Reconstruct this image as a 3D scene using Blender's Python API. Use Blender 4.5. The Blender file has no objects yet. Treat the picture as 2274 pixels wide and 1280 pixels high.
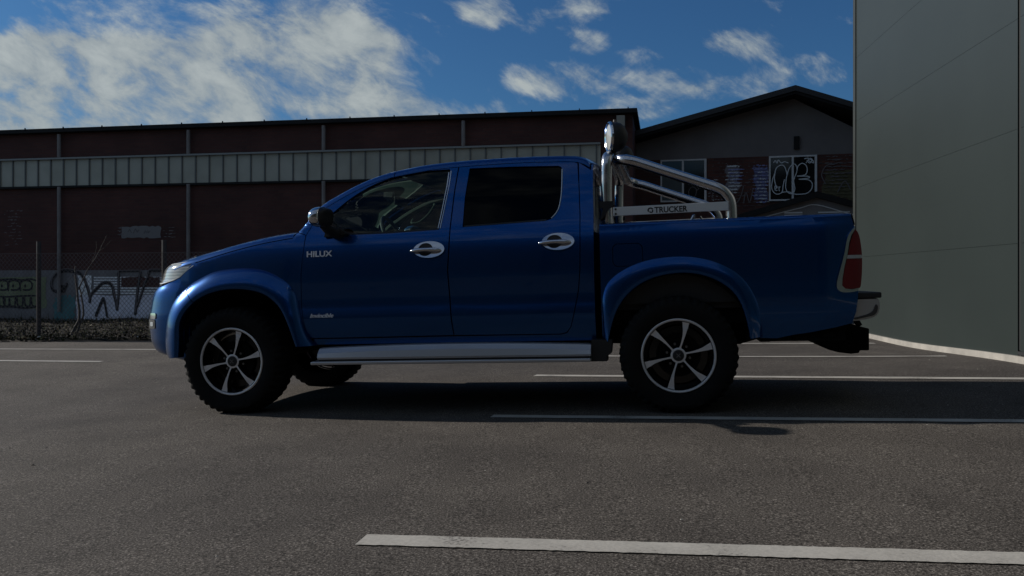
import bpy, bmesh, math, random
from mathutils import Vector, Matrix
from mathutils.geometry import tessellate_polygon
random.seed(1)
CL_ROT = -27
SKYTINT = (.40,.80,1.22,1)
CLOUDS = [(-0.519, 0.205, 0.24, 0.069, 1.0), (-0.362, 0.226, 0.208, 0.063, 0.95), (-0.23, 0.237, 0.126, 0.063, 0.85), (-0.262, 0.305, 0.101, 0.044, 0.75), (-0.477, 0.295, 0.139, 0.038, 0.3), (-0.125, 0.195, 0.088, 0.028, 0.8), (-0.177, 0.279, 0.069, 0.025, 0.55), (-0.567, 0.258, 0.082, 0.038, 0.6), (-0.033, 0.311, 0.038, 0.021, 0.7), (0.049, 0.3, 0.051, 0.019, 0.5), (0.091, 0.276, 0.028, 0.016, 0.62), (0.062, 0.232, 0.076, 0.024, 0.76), (0.191, 0.232, 0.054, 0.021, 0.78), (0.27, 0.278, 0.057, 0.021, 0.8), (0.149, 0.199, 0.063, 0.016, 0.68), (0.102, 0.321, 0.044, 0.014, 0.55), (0.338, 0.245, 0.069, 0.025, 0.56), (0.265, 0.218, 0.069, 0.019, 0.45), (-0.009, 0.197, 0.044, 0.013, 0.5), (0.149, 0.261, 0.038, 0.011, 0.42)]
scn = bpy.context.scene
# ------------------------------------------------------------------ camera
cam = bpy.data.cameras.new('camera'); cam.sensor_width = 36; cam.lens = 36*1900/2274; cam.shift_y = -20/2274*1; cam.clip_end = 3000
co = bpy.data.objects.new('camera', cam); scn.collection.objects.link(co); co.location = (0,0,.887); co.rotation_euler = (math.radians(90),0,0); scn.camera = co
# ------------------------------------------------------------------ light
SUN_EL, SUN_AZ = 24, -20       # light travels towards azimuth SUN_AZ (degrees from +X)
w = bpy.data.worlds.new('World'); scn.world = w; w.use_nodes = True; nt = w.node_tree; bg = nt.nodes['Background']
def n_(t, **k):
    q = nt.nodes.new(t)
    for a, b in k.items():
        if a in q.inputs.keys(): q.inputs[a].default_value = b
        else: setattr(q, a, b)
    return q
def l_(a, b): nt.links.new(a, b)
def math_(op, a, b=None, clamp=False):
    q = n_('ShaderNodeMath', operation=op, use_clamp=clamp)
    for i, v in enumerate((a, b)):
        if v is None: continue
        if isinstance(v, (int, float)): q.inputs[i].default_value = v
        else: l_(v, q.inputs[i])
    return q.outputs[0]
sky = n_('ShaderNodeTexSky', sky_type='NISHITA', sun_disc=False); sky.sun_elevation = math.radians(SUN_EL); sky.sun_rotation = math.radians(-(90+SUN_AZ)); sky.air_density = 1.0; sky.dust_density = .6; sky.ozone_density = 2.0
tc = n_('ShaderNodeTexCoord'); sp = n_('ShaderNodeSeparateXYZ'); l_(tc.outputs['Generated'], sp.inputs[0])
dy = math_('MAXIMUM', math_('ABSOLUTE', sp.outputs[1]), .05)
A = math_('DIVIDE', sp.outputs[0], dy); E_ = math_('DIVIDE', sp.outputs[2], dy)   # direction tangents
cx = n_('ShaderNodeCombineXYZ'); l_(A, cx.inputs[0]); l_(E_, cx.inputs[1]); l_(math_('GREATER_THAN', sp.outputs[1], 0.0), cx.inputs[2])
mp = n_('ShaderNodeMapping', vector_type='TEXTURE'); mp.inputs['Rotation'].default_value = (0,0,math.radians(CL_ROT)); mp.inputs['Scale'].default_value = (1.9,1.0,1); l_(cx.outputs[0], mp.inputs[0])
nz = n_('ShaderNodeTexNoise', Scale=8.5, Detail=9, Roughness=.66, Distortion=.5); l_(mp.outputs[0], nz.inputs['Vector'])
nb = n_('ShaderNodeTexNoise', Scale=27, Detail=7, Roughness=.62, Distortion=.3); l_(mp.outputs[0], nb.inputs['Vector'])
# cloud banks: (azimuth tangent, elevation tangent, half width, half height, weight)
cov = None
for a, e, ra, re, wt in CLOUDS:
    u = math_('DIVIDE', math_('SUBTRACT', A, a), ra); v = math_('DIVIDE', math_('SUBTRACT', E_, e), re)
    d = math_('ADD', math_('MULTIPLY', u, u), math_('MULTIPLY', v, v))
    g = math_('MULTIPLY', math_('EXPONENT', math_('MULTIPLY', math_('MULTIPLY', d, d), -1.0)), wt)
    cov = g if cov is None else math_('ADD', cov, g)
cov = math_('MINIMUM', cov, 1.0)
cov = math_('MULTIPLY', cov, math_('GREATER_THAN', sp.outputs[1], 0.0))
back = math_('MULTIPLY', math_('LESS_THAN', sp.outputs[1], 0.0), .7)
cov = math_('ADD', cov, back)
den = math_('ADD', math_('ADD', math_('MULTIPLY', nz.outputs[0], 1.30), math_('MULTIPLY', nb.outputs[0], .85)), math_('MULTIPLY', math_('SUBTRACT', cov, .5), .46))
mr = n_('ShaderNodeMapRange', interpolation_type='SMOOTHSTEP'); l_(den, mr.inputs[0])
mr.inputs[1].default_value = 1.01; mr.inputs[2].default_value = 1.42
mr2 = n_('ShaderNodeMapRange'); l_(math_('ADD', math_('MULTIPLY', nb.outputs[0], .55), math_('MULTIPLY', nz.outputs[0], .45)), mr2.inputs[0]); mr2.inputs[1].default_value = .38; mr2.inputs[2].default_value = .62
cc = n_('ShaderNodeMix', data_type='RGBA'); l_(mr2.outputs[0], cc.inputs['Factor']); cc.inputs['A'].default_value = (4.0,4.9,5.6,1); cc.inputs['B'].default_value = (8.6,9.4,9.3,1)
sk = n_('ShaderNodeMix', data_type='RGBA', blend_type='MULTIPLY'); sk.inputs['Factor'].default_value = 1; l_(sky.outputs[0], sk.inputs['A']); sk.inputs['B'].default_value = SKYTINT
mx = n_('ShaderNodeMix', data_type='RGBA'); l_(math_('MULTIPLY', mr.outputs[0], .92), mx.inputs['Factor']); l_(sk.outputs['Result'], mx.inputs['A']); l_(cc.outputs['Result'], mx.inputs['B'])
l_(mx.outputs['Result'], bg.inputs[0]); bg.inputs[1].default_value = .05
sl = bpy.data.lights.new('sun', 'SUN'); sl.energy = 4.5; sl.angle = math.radians(.5); sl.color = (1,.94,.86)
so = bpy.data.objects.new('sun', sl); scn.collection.objects.link(so)
ce = math.cos(math.radians(SUN_EL)); az = math.radians(SUN_AZ)
so.rotation_euler = Vector((ce*math.cos(az), ce*math.sin(az), -math.sin(math.radians(SUN_EL)))).to_track_quat('-Z','Y').to_euler()
vs_ = scn.view_settings; vs_.view_transform = 'Standard'; vs_.look = 'None'; vs_.exposure = 0; vs_.gamma = 1; vs_.use_curve_mapping = False
scn.cycles.max_bounces = 8; scn.cycles.transparent_max_bounces = 12
PIPES = [-0.767, 2.618, 5.953, 9.199]
BIG_LETTERS = [([(-0.593, 0.795), (-0.644, 0.668), (-0.807, 0.586), (-0.95, 0.613), (-1.011, 0.74), (-0.97, 0.904), (-0.827, 1.031), (-0.644, 1.085), (-0.421, 1.067), (-0.239, 1.021), (-0.138, 0.904), (-0.058, 0.723), (0.003, 0.543), (0.033, 0.417)], 0.076), ([(0.013, 0.309), (0.053, 0.507), (0.203, 0.652), (0.364, 0.778), (0.523, 0.787), (0.623, 0.707), (0.662, 0.509), (0.722, 0.312), (0.746, 0.133)], 0.072), ([(0.746, 0.169), (0.782, 0.51), (0.786, 0.814), (0.782, 1.065)], 0.062), ([(0.782, 1.065), (1.059, 1.073), (1.364, 1.073)], 0.04), ([(1.364, 1.064), (1.315, 0.815), (1.275, 0.547), (1.246, 0.279), (1.22, 0.03)], 0.072), ([(1.256, 0.208), (1.354, 0.458), (1.452, 0.726), (1.56, 0.975), (1.589, 1.073), (1.862, 1.081), (2.173, 1.072)], 0.062), ([(0.393, 0.455), (0.304, 0.274), (0.224, 0.094), (0.183, -0.014)], 0.076), ([(0.393, 0.437), (0.443, 0.203), (0.483, -0.03)], 0.054), ([(-0.705, 0.741), (-0.705, 0.559)], 0.145)]
SMALL_LETTERS = [([(-2.503, 0.591), (-2.524, 0.775), (-2.419, 0.849), (-2.272, 0.845), (-2.189, 0.776), (-2.21, 0.647), (-2.335, 0.619), (-2.44, 0.628)], 0.045), ([(-2.377, 0.757), (-2.377, 0.683)], 0.045), ([(-2.189, 0.592), (-2.21, 0.776), (-2.105, 0.849), (-1.96, 0.845), (-1.877, 0.776), (-1.897, 0.648), (-2.022, 0.62), (-2.126, 0.629)], 0.045), ([(-2.064, 0.757), (-2.064, 0.684)], 0.045), ([(-1.856, 0.593), (-1.877, 0.776), (-1.773, 0.849), (-1.628, 0.846), (-1.545, 0.776), (-1.566, 0.648), (-1.69, 0.621), (-1.794, 0.629)], 0.045), ([(-1.731, 0.758), (-1.731, 0.685)], 0.045), ([(-2.461, 0.444), (-2.44, 0.26), (-2.377, 0.223), (-2.304, 0.242), (-2.293, 0.445)], 0.045), ([(-2.335, 0.444), (-2.314, 0.261), (-2.251, 0.224), (-2.178, 0.243), (-2.168, 0.445)], 0.045), ([(-2.168, 0.445), (-2.147, 0.261), (-2.085, 0.225), (-2.012, 0.244), (-2.001, 0.446)], 0.045), ([(-1.96, 0.446), (-1.939, 0.263), (-1.877, 0.226), (-1.804, 0.245), (-1.794, 0.446)], 0.045), ([(-1.752, 0.447), (-1.731, 0.264), (-1.669, 0.227), (-1.597, 0.246), (-1.587, 0.447)], 0.045), ([(-1.566, 0.447), (-1.545, 0.265), (-1.483, 0.228), (-1.411, 0.247), (-1.401, 0.448)], 0.045), ([(-2.461, 0.462), (-2.21, 0.454), (-1.835, 0.474), (-1.422, 0.484)], 0.045), ([(-2.461, 0.205), (-2.147, 0.216), (-1.773, 0.187), (-1.442, 0.207)], 0.045), ([(-2.461, 0.867), (-2.272, 0.877), (-2.043, 0.886), (-1.814, 0.858), (-1.587, 0.886), (-1.422, 0.846)], 0.045)]
BUBBLE = [([(3.036, 3.275), (2.984, 3.142), (2.958, 2.927), (3.049, 2.795), (3.177, 2.827), (3.203, 2.974), (3.234, 3.121)], 0.026), ([(3.062, 2.924), (3.018, 3.141), (3.049, 3.355), (3.126, 3.428), (3.216, 3.425), (3.275, 3.294), (3.288, 3.214), (3.331, 3.36), (3.421, 3.456), (3.49, 3.408), (3.497, 3.288), (3.459, 3.182), (3.428, 3.075), (3.454, 2.914), (3.433, 2.821)], 0.026), ([(3.288, 3.214), (3.267, 3.107), (3.26, 2.919), (3.318, 2.815), (3.433, 2.78)], 0.026), ([(3.177, 2.827), (3.318, 2.837), (3.459, 2.78), (3.663, 2.783)], 0.026), ([(3.497, 3.288), (3.523, 3.407), (3.612, 3.466), (3.701, 3.402), (3.713, 3.281), (3.663, 3.203), (3.497, 3.181), (3.734, 3.174), (3.744, 3.133), (3.535, 3.11), (3.739, 3.094), (3.82, 3.011), (3.809, 2.892), (3.739, 2.813), (3.663, 2.783)], 0.026), ([(3.018, 2.912), (3.075, 2.932), (3.062, 2.978), (3.028, 2.965), (3.036, 2.884), (3.082, 2.875)], 0.026), ([(3.113, 2.963), (3.121, 2.855)], 0.026), ([(3.113, 2.936), (3.147, 2.954)], 0.026), ([(2.997, 3.491), (3.036, 3.544), (3.075, 3.489), (3.1, 3.555), (3.165, 3.486), (3.229, 3.511), (3.318, 3.481)], 0.026), ([(3.65, 3.564), (3.739, 3.574), (3.814, 3.518), (3.764, 3.466), (3.713, 3.535), (3.852, 3.464), (3.789, 3.572), (3.688, 3.469)], 0.026)]
# ------------------------------------------------------------------ helpers
D = bpy.data; COL = scn.collection
def cr(tab, z):
    """Catmull-Rom interpolation of a table"""
    if z <= tab[0][0]: return tab[0][1] + (z-tab[0][0])*(tab[1][1]-tab[0][1])/(tab[1][0]-tab[0][0])
    if z >= tab[-1][0]: return tab[-1][1] + (z-tab[-1][0])*(tab[-1][1]-tab[-2][1])/(tab[-1][0]-tab[-2][0])
    for i in range(len(tab)-1):
        if z <= tab[i+1][0]:
            x0, y0 = tab[i]; x1, y1 = tab[i+1]; h = x1-x0; t = (z-x0)/h; d = (y1-y0)/h
            m0 = d if i == 0 else .5*(d+(y0-tab[i-1][1])/(x0-tab[i-1][0]))
            m1 = d if i == len(tab)-2 else .5*(d+(tab[i+2][1]-y1)/(tab[i+2][0]-x1))
            return (2*t**3-3*t*t+1)*y0+(t**3-2*t*t+t)*h*m0+(-2*t**3+3*t*t)*y1+(t**3-t*t)*h*m1
def lerp(a, b, t): return a+(b-a)*t
def sstep(a, b, t):
    t = max(0, min(1, (t-a)/(b-a))); return t*t*(3-2*t)
def tag(o, label=None, cat=None, group=None, kind=None):
    if label: o['label'] = label
    if cat: o['category'] = cat
    if group: o['group'] = group
    if kind: o['kind'] = kind
    return o
def empty(name, loc=(0,0,0), rz=0, parent=None):
    o = D.objects.new(name, None); COL.objects.link(o); o.location = loc; o.rotation_euler = (0,0,rz)
    o.empty_display_size = .2
    if parent: o.parent = parent
    return o
def mobj(name, V, Fc, m, parent=None, smooth=False, sharp=None):
    me = D.meshes.new(name); me.from_pydata([tuple(v) for v in V], [], Fc); me.update()
    if isinstance(m, (list, tuple)):
        for q in m: me.materials.append(q)
    else: me.materials.append(m)
    if smooth:
        me.polygons.foreach_set('use_smooth', [True]*len(me.polygons))
        if sharp is not None: me.set_sharp_from_angle(angle=math.radians(sharp))
    o = D.objects.new(name, me); COL.objects.link(o)
    if parent: o.parent = parent
    return o
class MB:
    def __init__(s): s.V = []; s.F = []
    def add(s, V, Fc):
        n = len(s.V); s.V += [tuple(v) for v in V]; s.F += [tuple(i+n for i in f) for f in Fc]; return s
    def box(s, x0, x1, y0, y1, z0, z1):
        V = [(x,y,z) for x in (x0,x1) for y in (y0,y1) for z in (z0,z1)]
        return s.add(V, [(0,1,3,2),(4,6,7,5),(0,4,5,1),(2,3,7,6),(0,2,6,4),(1,5,7,3)])
    def obox(s, c, ax, ay, az, hx, hy, hz):
        c, ax, ay, az = Vector(c), Vector(ax), Vector(ay), Vector(az)
        V = [c+ax*hx*a+ay*hy*b+az*hz*d for a in (-1,1) for b in (-1,1) for d in (-1,1)]
        return s.add(V, [(0,1,3,2),(4,6,7,5),(0,4,5,1),(2,3,7,6),(0,2,6,4),(1,5,7,3)])
    def tube(s, pts, r, n=12, closed=False, caps=True):
        pts = [Vector(p) for p in pts]; N = len(pts); rs = r if isinstance(r, (list,tuple)) else [r]*N
        rings = []; up = None
        for i, p in enumerate(pts):
            if closed: t = pts[(i+1)%N]-pts[i-1]
            else: t = pts[min(i+1,N-1)]-pts[max(i-1,0)]
            t.normalize()
            if up is None:
                up = t.orthogonal().normalized()
            up = (up - t*up.dot(t)).normalized(); b = t.cross(up)
            rings.append([p+(up*math.cos(2*math.pi*k/n)+b*math.sin(2*math.pi*k/n))*rs[i] for k in range(n)])
        V = [v for rg in rings for v in rg]; Fc = []
        for i in range(N if closed else N-1):
            a = i*n; c = ((i+1)%N)*n
            for k in range(n): Fc.append((a+k, a+(k+1)%n, c+(k+1)%n, c+k))
        if caps and not closed:
            Fc.append(tuple(range(n))[::-1]); Fc.append(tuple((N-1)*n+k for k in range(n)))
        return s.add(V, Fc)
    def lathe(s, prof, c, n=48, axis='y'):
        """prof: list of (r, a) revolved about an axis through c; open profile"""
        V = []; Fc = []; m = len(prof)
        for k in range(n):
            th = 2*math.pi*k/n
            for r, a in prof:
                if axis == 'y': V.append((c[0]+r*math.cos(th), c[1]+a, c[2]+r*math.sin(th)))
                elif axis == 'x': V.append((c[0]+a, c[1]+r*math.cos(th), c[2]+r*math.sin(th)))
                else: V.append((c[0]+r*math.cos(th), c[1]+r*math.sin(th), c[2]+a))
        for k in range(n):
            for j in range(m-1):
                a = k*m+j; b = ((k+1)%n)*m+j
                Fc.append((a, a+1, b+1, b))
        return s.add(V, Fc)
    def prism(s, poly, y0, y1):
        n = len(poly); V = [(x,y0,z) for x,z in poly]+[(x,y1,z) for x,z in poly]
        tris = tessellate_polygon([[Vector((x,z,0)) for x,z in poly]])
        Fc = [tuple(t) for t in tris]+[tuple(i+n for i in t[::-1]) for t in tris]
        for i in range(n):
            j = (i+1)%n; Fc.append((i,j,j+n,i+n))
        return s.add(V, Fc)
    def ribbon(s, pts, w, y, th=.004):
        """flat painted stroke in the xz plane at depth y"""
        P = [Vector((a,0,b)) for a,b in pts]
        L = []; R = []
        for i, p in enumerate(P):
            t = P[min(i+1,len(P)-1)]-P[max(i-1,0)]
            if t.length < 1e-6: t = Vector((1,0,0))
            t.normalize(); n = Vector((-t.z,0,t.x))*w*.5
            e = 1.0 if 0 < i < len(P)-1 else .7
            L.append(p+n*e); R.append(p-n*e)
        n = len(P); V = [(v.x,y,v.z) for v in L]+[(v.x,y,v.z) for v in R]+[(v.x,y+th,v.z) for v in L]+[(v.x,y+th,v.z) for v in R]
        Fc = []
        for i in range(n-1):
            Fc += [(i,i+1,n+i+1,n+i),(2*n+i,3*n+i,3*n+i+1,2*n+i+1),(i,2*n+i,2*n+i+1,i+1),(n+i,n+i+1,3*n+i+1,3*n+i)]
        Fc += [(0,n,3*n,2*n),(n-1,3*n-1,4*n-1,2*n-1)]
        return s.add(V, Fc)
    def build(s, name, m, parent=None, smooth=False, sharp=35):
        o = mobj(name, s.V, s.F, m, parent)
        bm = bmesh.new(); bm.from_mesh(o.data); bmesh.ops.recalc_face_normals(bm, faces=bm.faces); bm.to_mesh(o.data); bm.free()
        if smooth:
            o.data.polygons.foreach_set('use_smooth', [True]*len(o.data.polygons)); o.data.set_sharp_from_angle(angle=math.radians(sharp))
        return o
def bevel(o, w, seg=2):
    m = o.modifiers.new('b', 'BEVEL'); m.width = w; m.segments = seg; m.limit_method = 'ANGLE'; return o
def spline(pts, n=8, closed=False):
    out = []; N = len(pts); pts = [Vector(p) for p in pts]
    for i in range(N if closed else N-1):
        if closed: p0, p1, p2, p3 = pts[i-1], pts[i], pts[(i+1)%N], pts[(i+2)%N]
        else: p0, p1, p2, p3 = pts[max(i-1,0)], pts[i], pts[i+1], pts[min(i+2,N-1)]
        for k in range(n):
            t = k/n
            out.append(.5*((2*p1)+(-p0+p2)*t+(2*p0-5*p1+4*p2-p3)*t*t+(-p0+3*p1-3*p2+p3)*t**3))
    if not closed: out.append(pts[-1])
    return out
def sp2(pts, n=6, closed=False): return [(v.x, v.y) for v in spline([(p[0],p[1],0) for p in pts], n, closed)]
def resample(pts, n):
    d = [0]
    for a, b in zip(pts, pts[1:]): d.append(d[-1]+math.hypot(b[0]-a[0], b[1]-a[1]))
    out = []; j = 0
    for k in range(n):
        t = d[-1]*k/(n-1)
        while j < len(pts)-2 and d[j+1] < t: j += 1
        u = (t-d[j])/max(1e-9, d[j+1]-d[j]); out.append((lerp(pts[j][0],pts[j+1][0],u), lerp(pts[j][1],pts[j+1][1],u)))
    return out
def ell(cx, cz, rx, rz, n=28): return [(cx+rx*math.cos(2*math.pi*k/n), cz+rz*math.sin(2*math.pi*k/n)) for k in range(n)]
def rrect(x0, x1, z0, z1, r, n=5):
    out = []
    for cx, cz, a in ((x1-r,z1-r,0),(x0+r,z1-r,90),(x0+r,z0+r,180),(x1-r,z0+r,270)):
        for k in range(n+1):
            t = math.radians(a+90*k/n); out.append((cx+r*math.cos(t), cz+r*math.sin(t)))
    return out
# ------------------------------------------------------------------ materials
def mat(name, col=(.5,.5,.5), rough=.6, metal=0, coat=0, spec=.5):
    m = D.materials.new(name); m.use_nodes = True; b = m.node_tree.nodes['Principled BSDF']
    b.inputs['Base Color'].default_value = (*col,1); b.inputs['Roughness'].default_value = rough
    b.inputs['Metallic'].default_value = metal; b.inputs['Coat Weight'].default_value = coat
    b.inputs['Specular IOR Level'].default_value = spec
    if coat: b.inputs['Coat Roughness'].default_value = .04
    return m
def N(m, typ, **kw):
    n = m.node_tree.nodes.new(typ)
    for k, v in kw.items():
        if k in n.inputs.keys(): n.inputs[k].default_value = v
        else: setattr(n, k, v)
    return n
def LK(m, a, b): m.node_tree.links.new(a, b)
def ramp(m, src, stops):
    r = N(m, 'ShaderNodeValToRGB'); LK(m, src, r.inputs[0]); e = r.color_ramp.elements
    while len(e) < len(stops): e.new(.5)
    for q, (p, c) in zip(e, stops): q.position = p; q.color = (*c,1) if len(c) == 3 else c
    return r
def bsdf(m): return m.node_tree.nodes['Principled BSDF']
def noisy(name, c0, c1, scale=5, rough=.8, bump=.0, bscale=60, detail=6, metal=0, stretch=None, dist=.01):
    m = mat(name, c0, rough, metal, spec=.2); tc = N(m, 'ShaderNodeTexCoord'); src = tc.outputs['Object']
    if stretch:
        mp = N(m, 'ShaderNodeMapping'); mp.inputs['Scale'].default_value = stretch; LK(m, src, mp.inputs[0]); src = mp.outputs[0]
    n = N(m, 'ShaderNodeTexNoise', Scale=scale, Detail=detail, Roughness=.6); LK(m, src, n.inputs['Vector'])
    r = ramp(m, n.outputs[0], [(.3,c0),(.7,c1)]); LK(m, r.outputs[0], bsdf(m).inputs['Base Color'])
    if bump:
        n2 = N(m, 'ShaderNodeTexNoise', Scale=bscale, Detail=4); LK(m, src, n2.inputs['Vector'])
        b = N(m, 'ShaderNodeBump', Strength=bump, Distance=dist); LK(m, n2.outputs[0], b.inputs['Height']); LK(m, b.outputs[0], bsdf(m).inputs['Normal'])
    return m
def brickmat(name, c1, c2, mort, bw=.26, bh=.075):
    m = mat(name, c1, .9); tc = N(m, 'ShaderNodeTexCoord'); mp = N(m, 'ShaderNodeMapping')
    mp.inputs['Rotation'].default_value = (math.radians(90),0,0); LK(m, tc.outputs['Object'], mp.inputs[0])
    sx = N(m, 'ShaderNodeSeparateXYZ'); cx = N(m, 'ShaderNodeCombineXYZ'); LK(m, tc.outputs['Object'], sx.inputs[0])
    LK(m, sx.outputs[0], cx.inputs[0]); LK(m, sx.outputs[2], cx.inputs[1])
    b = N(m, 'ShaderNodeTexBrick'); LK(m, cx.outputs[0], b.inputs['Vector'])
    b.inputs['Color1'].default_value = (*c1,1); b.inputs['Color2'].default_value = (*c2,1); b.inputs['Mortar'].default_value = (*mort,1)
    b.inputs['Scale'].default_value = 1; b.inputs['Mortar Size'].default_value = .006; b.inputs['Brick Width'].default_value = bw; b.inputs['Row Height'].default_value = bh
    n = N(m, 'ShaderNodeTexNoise', Scale=.8, Detail=5); LK(m, tc.outputs['Object'], n.inputs['Vector'])
    r = ramp(m, n.outputs[0], [(.3,(.65,.65,.65)),(.7,(1.2,1.15,1.15))])
    mx = N(m, 'ShaderNodeMix', data_type='RGBA', blend_type='MULTIPLY'); mx.inputs['Factor'].default_value = 1
    LK(m, b.outputs[0], mx.inputs['A']); LK(m, r.outputs[0], mx.inputs['B']); LK(m, mx.outputs['Result'], bsdf(m).inputs['Base Color'])
    bp = N(m, 'ShaderNodeBump', Strength=.6, Distance=.006, invert=True); LK(m, b.outputs[1], bp.inputs['Height']); LK(m, bp.outputs[0], bsdf(m).inputs['Normal'])
    return m
# asphalt
ASPH = mat('asphalt', (.1,.09,.085), .9, spec=.15); m = ASPH
tc = N(m, 'ShaderNodeTexCoord')
nf = N(m, 'ShaderNodeTexNoise', Scale=120, Detail=3, Roughness=.8); nm = N(m, 'ShaderNodeTexNoise', Scale=1.3, Detail=6, Roughness=.6); vo = N(m, 'ShaderNodeTexVoronoi', Scale=130)
nl = N(m, 'ShaderNodeTexNoise', Scale=.25, Detail=4)
for q in (nf, nm, vo, nl): LK(m, tc.outputs['Object'], q.inputs['Vector'])
r1 = ramp(m, nf.outputs[0], [(.34,(.006,.0055,.005)),(.44,(.058,.052,.046)),(.56,(.128,.116,.103)),(.70,(.40,.37,.33))])
r2 = ramp(m, nm.outputs[0], [(.25,(.66,.65,.65)),(.75,(1.20,1.19,1.17))])
r3 = ramp(m, nl.outputs[0], [(.35,(.85,.84,.86)),(.65,(1.12,1.1,1.08))])
mx = N(m, 'ShaderNodeMix', data_type='RGBA', blend_type='MULTIPLY'); mx.inputs['Factor'].default_value = 1
LK(m, r1.outputs[0], mx.inputs['A']); LK(m, r2.outputs[0], mx.inputs['B'])
mx2 = N(m, 'ShaderNodeMix', data_type='RGBA', blend_type='MULTIPLY'); mx2.inputs['Factor'].default_value = 1
LK(m, mx.outputs['Result'], mx2.inputs['A']); LK(m, r3.outputs[0], mx2.inputs['B'])
rv = ramp(m, vo.outputs['Color'], [(.0,(.75,.75,.75)),(.93,(1.08,1.08,1.08)),(1,(1.9,1.9,1.9))])
mx3 = N(m, 'ShaderNodeMix', data_type='RGBA', blend_type='MULTIPLY'); mx3.inputs['Factor'].default_value = 1
LK(m, mx2.outputs['Result'], mx3.inputs['A']); LK(m, rv.outputs[0], mx3.inputs['B'])
LK(m, mx3.outputs['Result'], bsdf(m).inputs['Base Color'])
bp = N(m, 'ShaderNodeBump', Strength=.5, Distance=.006); LK(m, nf.outputs[0], bp.inputs['Height']); LK(m, bp.outputs[0], bsdf(m).inputs['Normal'])
# worn road paint
LINE = mat('line_paint', (.5,.5,.48), .7); m = LINE; tc = N(m, 'ShaderNodeTexCoord')
n1 = N(m, 'ShaderNodeTexNoise', Scale=70, Detail=5, Roughness=.7); n2 = N(m, 'ShaderNodeTexNoise', Scale=4, Detail=5)
for q in (n1, n2): LK(m, tc.outputs['Object'], q.inputs['Vector'])
ad = N(m, 'ShaderNodeMath', operation='ADD'); LK(m, n1.outputs[0], ad.inputs[0]); LK(m, n2.outputs[0], ad.inputs[1])
r = ramp(m, ad.outputs[0], [(.36,(.10,.09,.08)),(.43,(.35,.33,.295)),(.6,(.46,.435,.39))]); ad2 = N(m, 'ShaderNodeMath', operation='MULTIPLY'); ad2.inputs[1].default_value = .5
LK(m, ad.outputs[0], ad2.inputs[0]); LK(m, ad2.outputs[0], r.inputs[0]); LK(m, r.outputs[0], bsdf(m).inputs['Base Color'])
bp = N(m, 'ShaderNodeBump', Strength=.4, Distance=.004); LK(m, n1.outputs[0], bp.inputs['Height']); LK(m, bp.outputs[0], bsdf(m).inputs['Normal'])
# blue car paint: pigment with flake noise under a clear coat
PAINT = mat('blue_paint', (.002,.04,.17), .25, .95, .6, .3); m = PAINT
tc = N(m, 'ShaderNodeTexCoord'); n1 = N(m, 'ShaderNodeTexNoise', Scale=900, Detail=1); LK(m, tc.outputs['Object'], n1.inputs['Vector'])
r = ramp(m, n1.outputs[0], [(.35,(.0010,.044,.175)),(.7,(.0026,.092,.33))]); LK(m, r.outputs[0], bsdf(m).inputs['Base Color'])
n2 = N(m, 'ShaderNodeTexNoise', Scale=2.2, Detail=5, Roughness=.65); LK(m, tc.outputs['Object'], n2.inputs['Vector'])
r = ramp(m, n2.outputs[0], [(.3,(.03,.03,.03)),(.75,(.08,.08,.08))]); LK(m, r.outputs[0], bsdf(m).inputs['Coat Roughness'])
CHROME = mat('chrome', (.62,.63,.66), .12, 1); STEEL = mat('polished_steel', (.55,.55,.57), .22, 1)
m = STEEL; tc = N(m, 'ShaderNodeTexCoord'); n1 = N(m, 'ShaderNodeTexNoise', Scale=14, Detail=5); LK(m, tc.outputs['Object'], n1.inputs['Vector'])
r = ramp(m, n1.outputs[0], [(.3,(.14,.14,.14)),(.7,(.30,.30,.30))]); LK(m, r.outputs[0], bsdf(m).inputs['Roughness'])
ALU = mat('brushed_aluminium', (.54,.55,.57), .40, .75); MACH = mat('machined_alloy', (.74,.74,.76), .34, .45); PLATE = mat('satin_plate', (.74,.75,.74), .5, .2)
BLACK = mat('black_plastic', (.012,.012,.013), .55); DARK = mat('dark_underbody', (.008,.008,.008), .9, spec=.1); GLOSSB = mat('gloss_black', (.006,.006,.007), .2)
RUBBER = noisy('tyre_rubber', (.006,.006,.006), (.011,.0105,.010), 9, .9, .3, 90, dist=.002)
GLASSD = mat('dark_tinted_glass', (.001,.001,.0012), .05, spec=.10)
RED = mat('red_lens', (.15,.001,.006), .14, 0, .5); WLENS = mat('clear_lens', (.42,.43,.42), .12, 0, .6); REFL = mat('lamp_reflector', (.75,.75,.75), .25, .8)
TRIM = mat('grey_trim', (.10,.125,.11), .8, spec=.1); CLOTH = noisy('seat_cloth', (.02,.02,.022), (.035,.035,.037), 40, .95)
# partly transparent side glass
GLASS = D.materials.new('side_glass'); GLASS.use_nodes = True; nt = GLASS.node_tree; nt.nodes.clear()
o_ = nt.nodes.new('ShaderNodeOutputMaterial'); mxs = nt.nodes.new('ShaderNodeMixShader'); tr = nt.nodes.new('ShaderNodeBsdfTransparent'); gl = nt.nodes.new('ShaderNodeBsdfGlossy'); fr = nt.nodes.new('ShaderNodeFresnel')
tr.inputs[0].default_value = (.50,.60,.56,1); gl.inputs['Roughness'].default_value = .02; gl.inputs['Color'].default_value = (.8,.85,.85,1); fr.inputs[0].default_value = 1.4
nt.links.new(fr.outputs[0], mxs.inputs[0]); nt.links.new(tr.outputs[0], mxs.inputs[1]); nt.links.new(gl.outputs[0], mxs.inputs[2]); nt.links.new(mxs.outputs[0], o_.inputs[0])
BRICK = brickmat('dark_red_brick', (.092,.036,.029), (.074,.029,.025), (.070,.040,.034))
BRICK2 = brickmat('brown_brick', (.115,.044,.032), (.075,.030,.024), (.065,.054,.048))
RENDER_ = noisy('grey_render', (.17,.155,.15), (.23,.21,.20), 1.2, .9, .3, 40)
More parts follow.
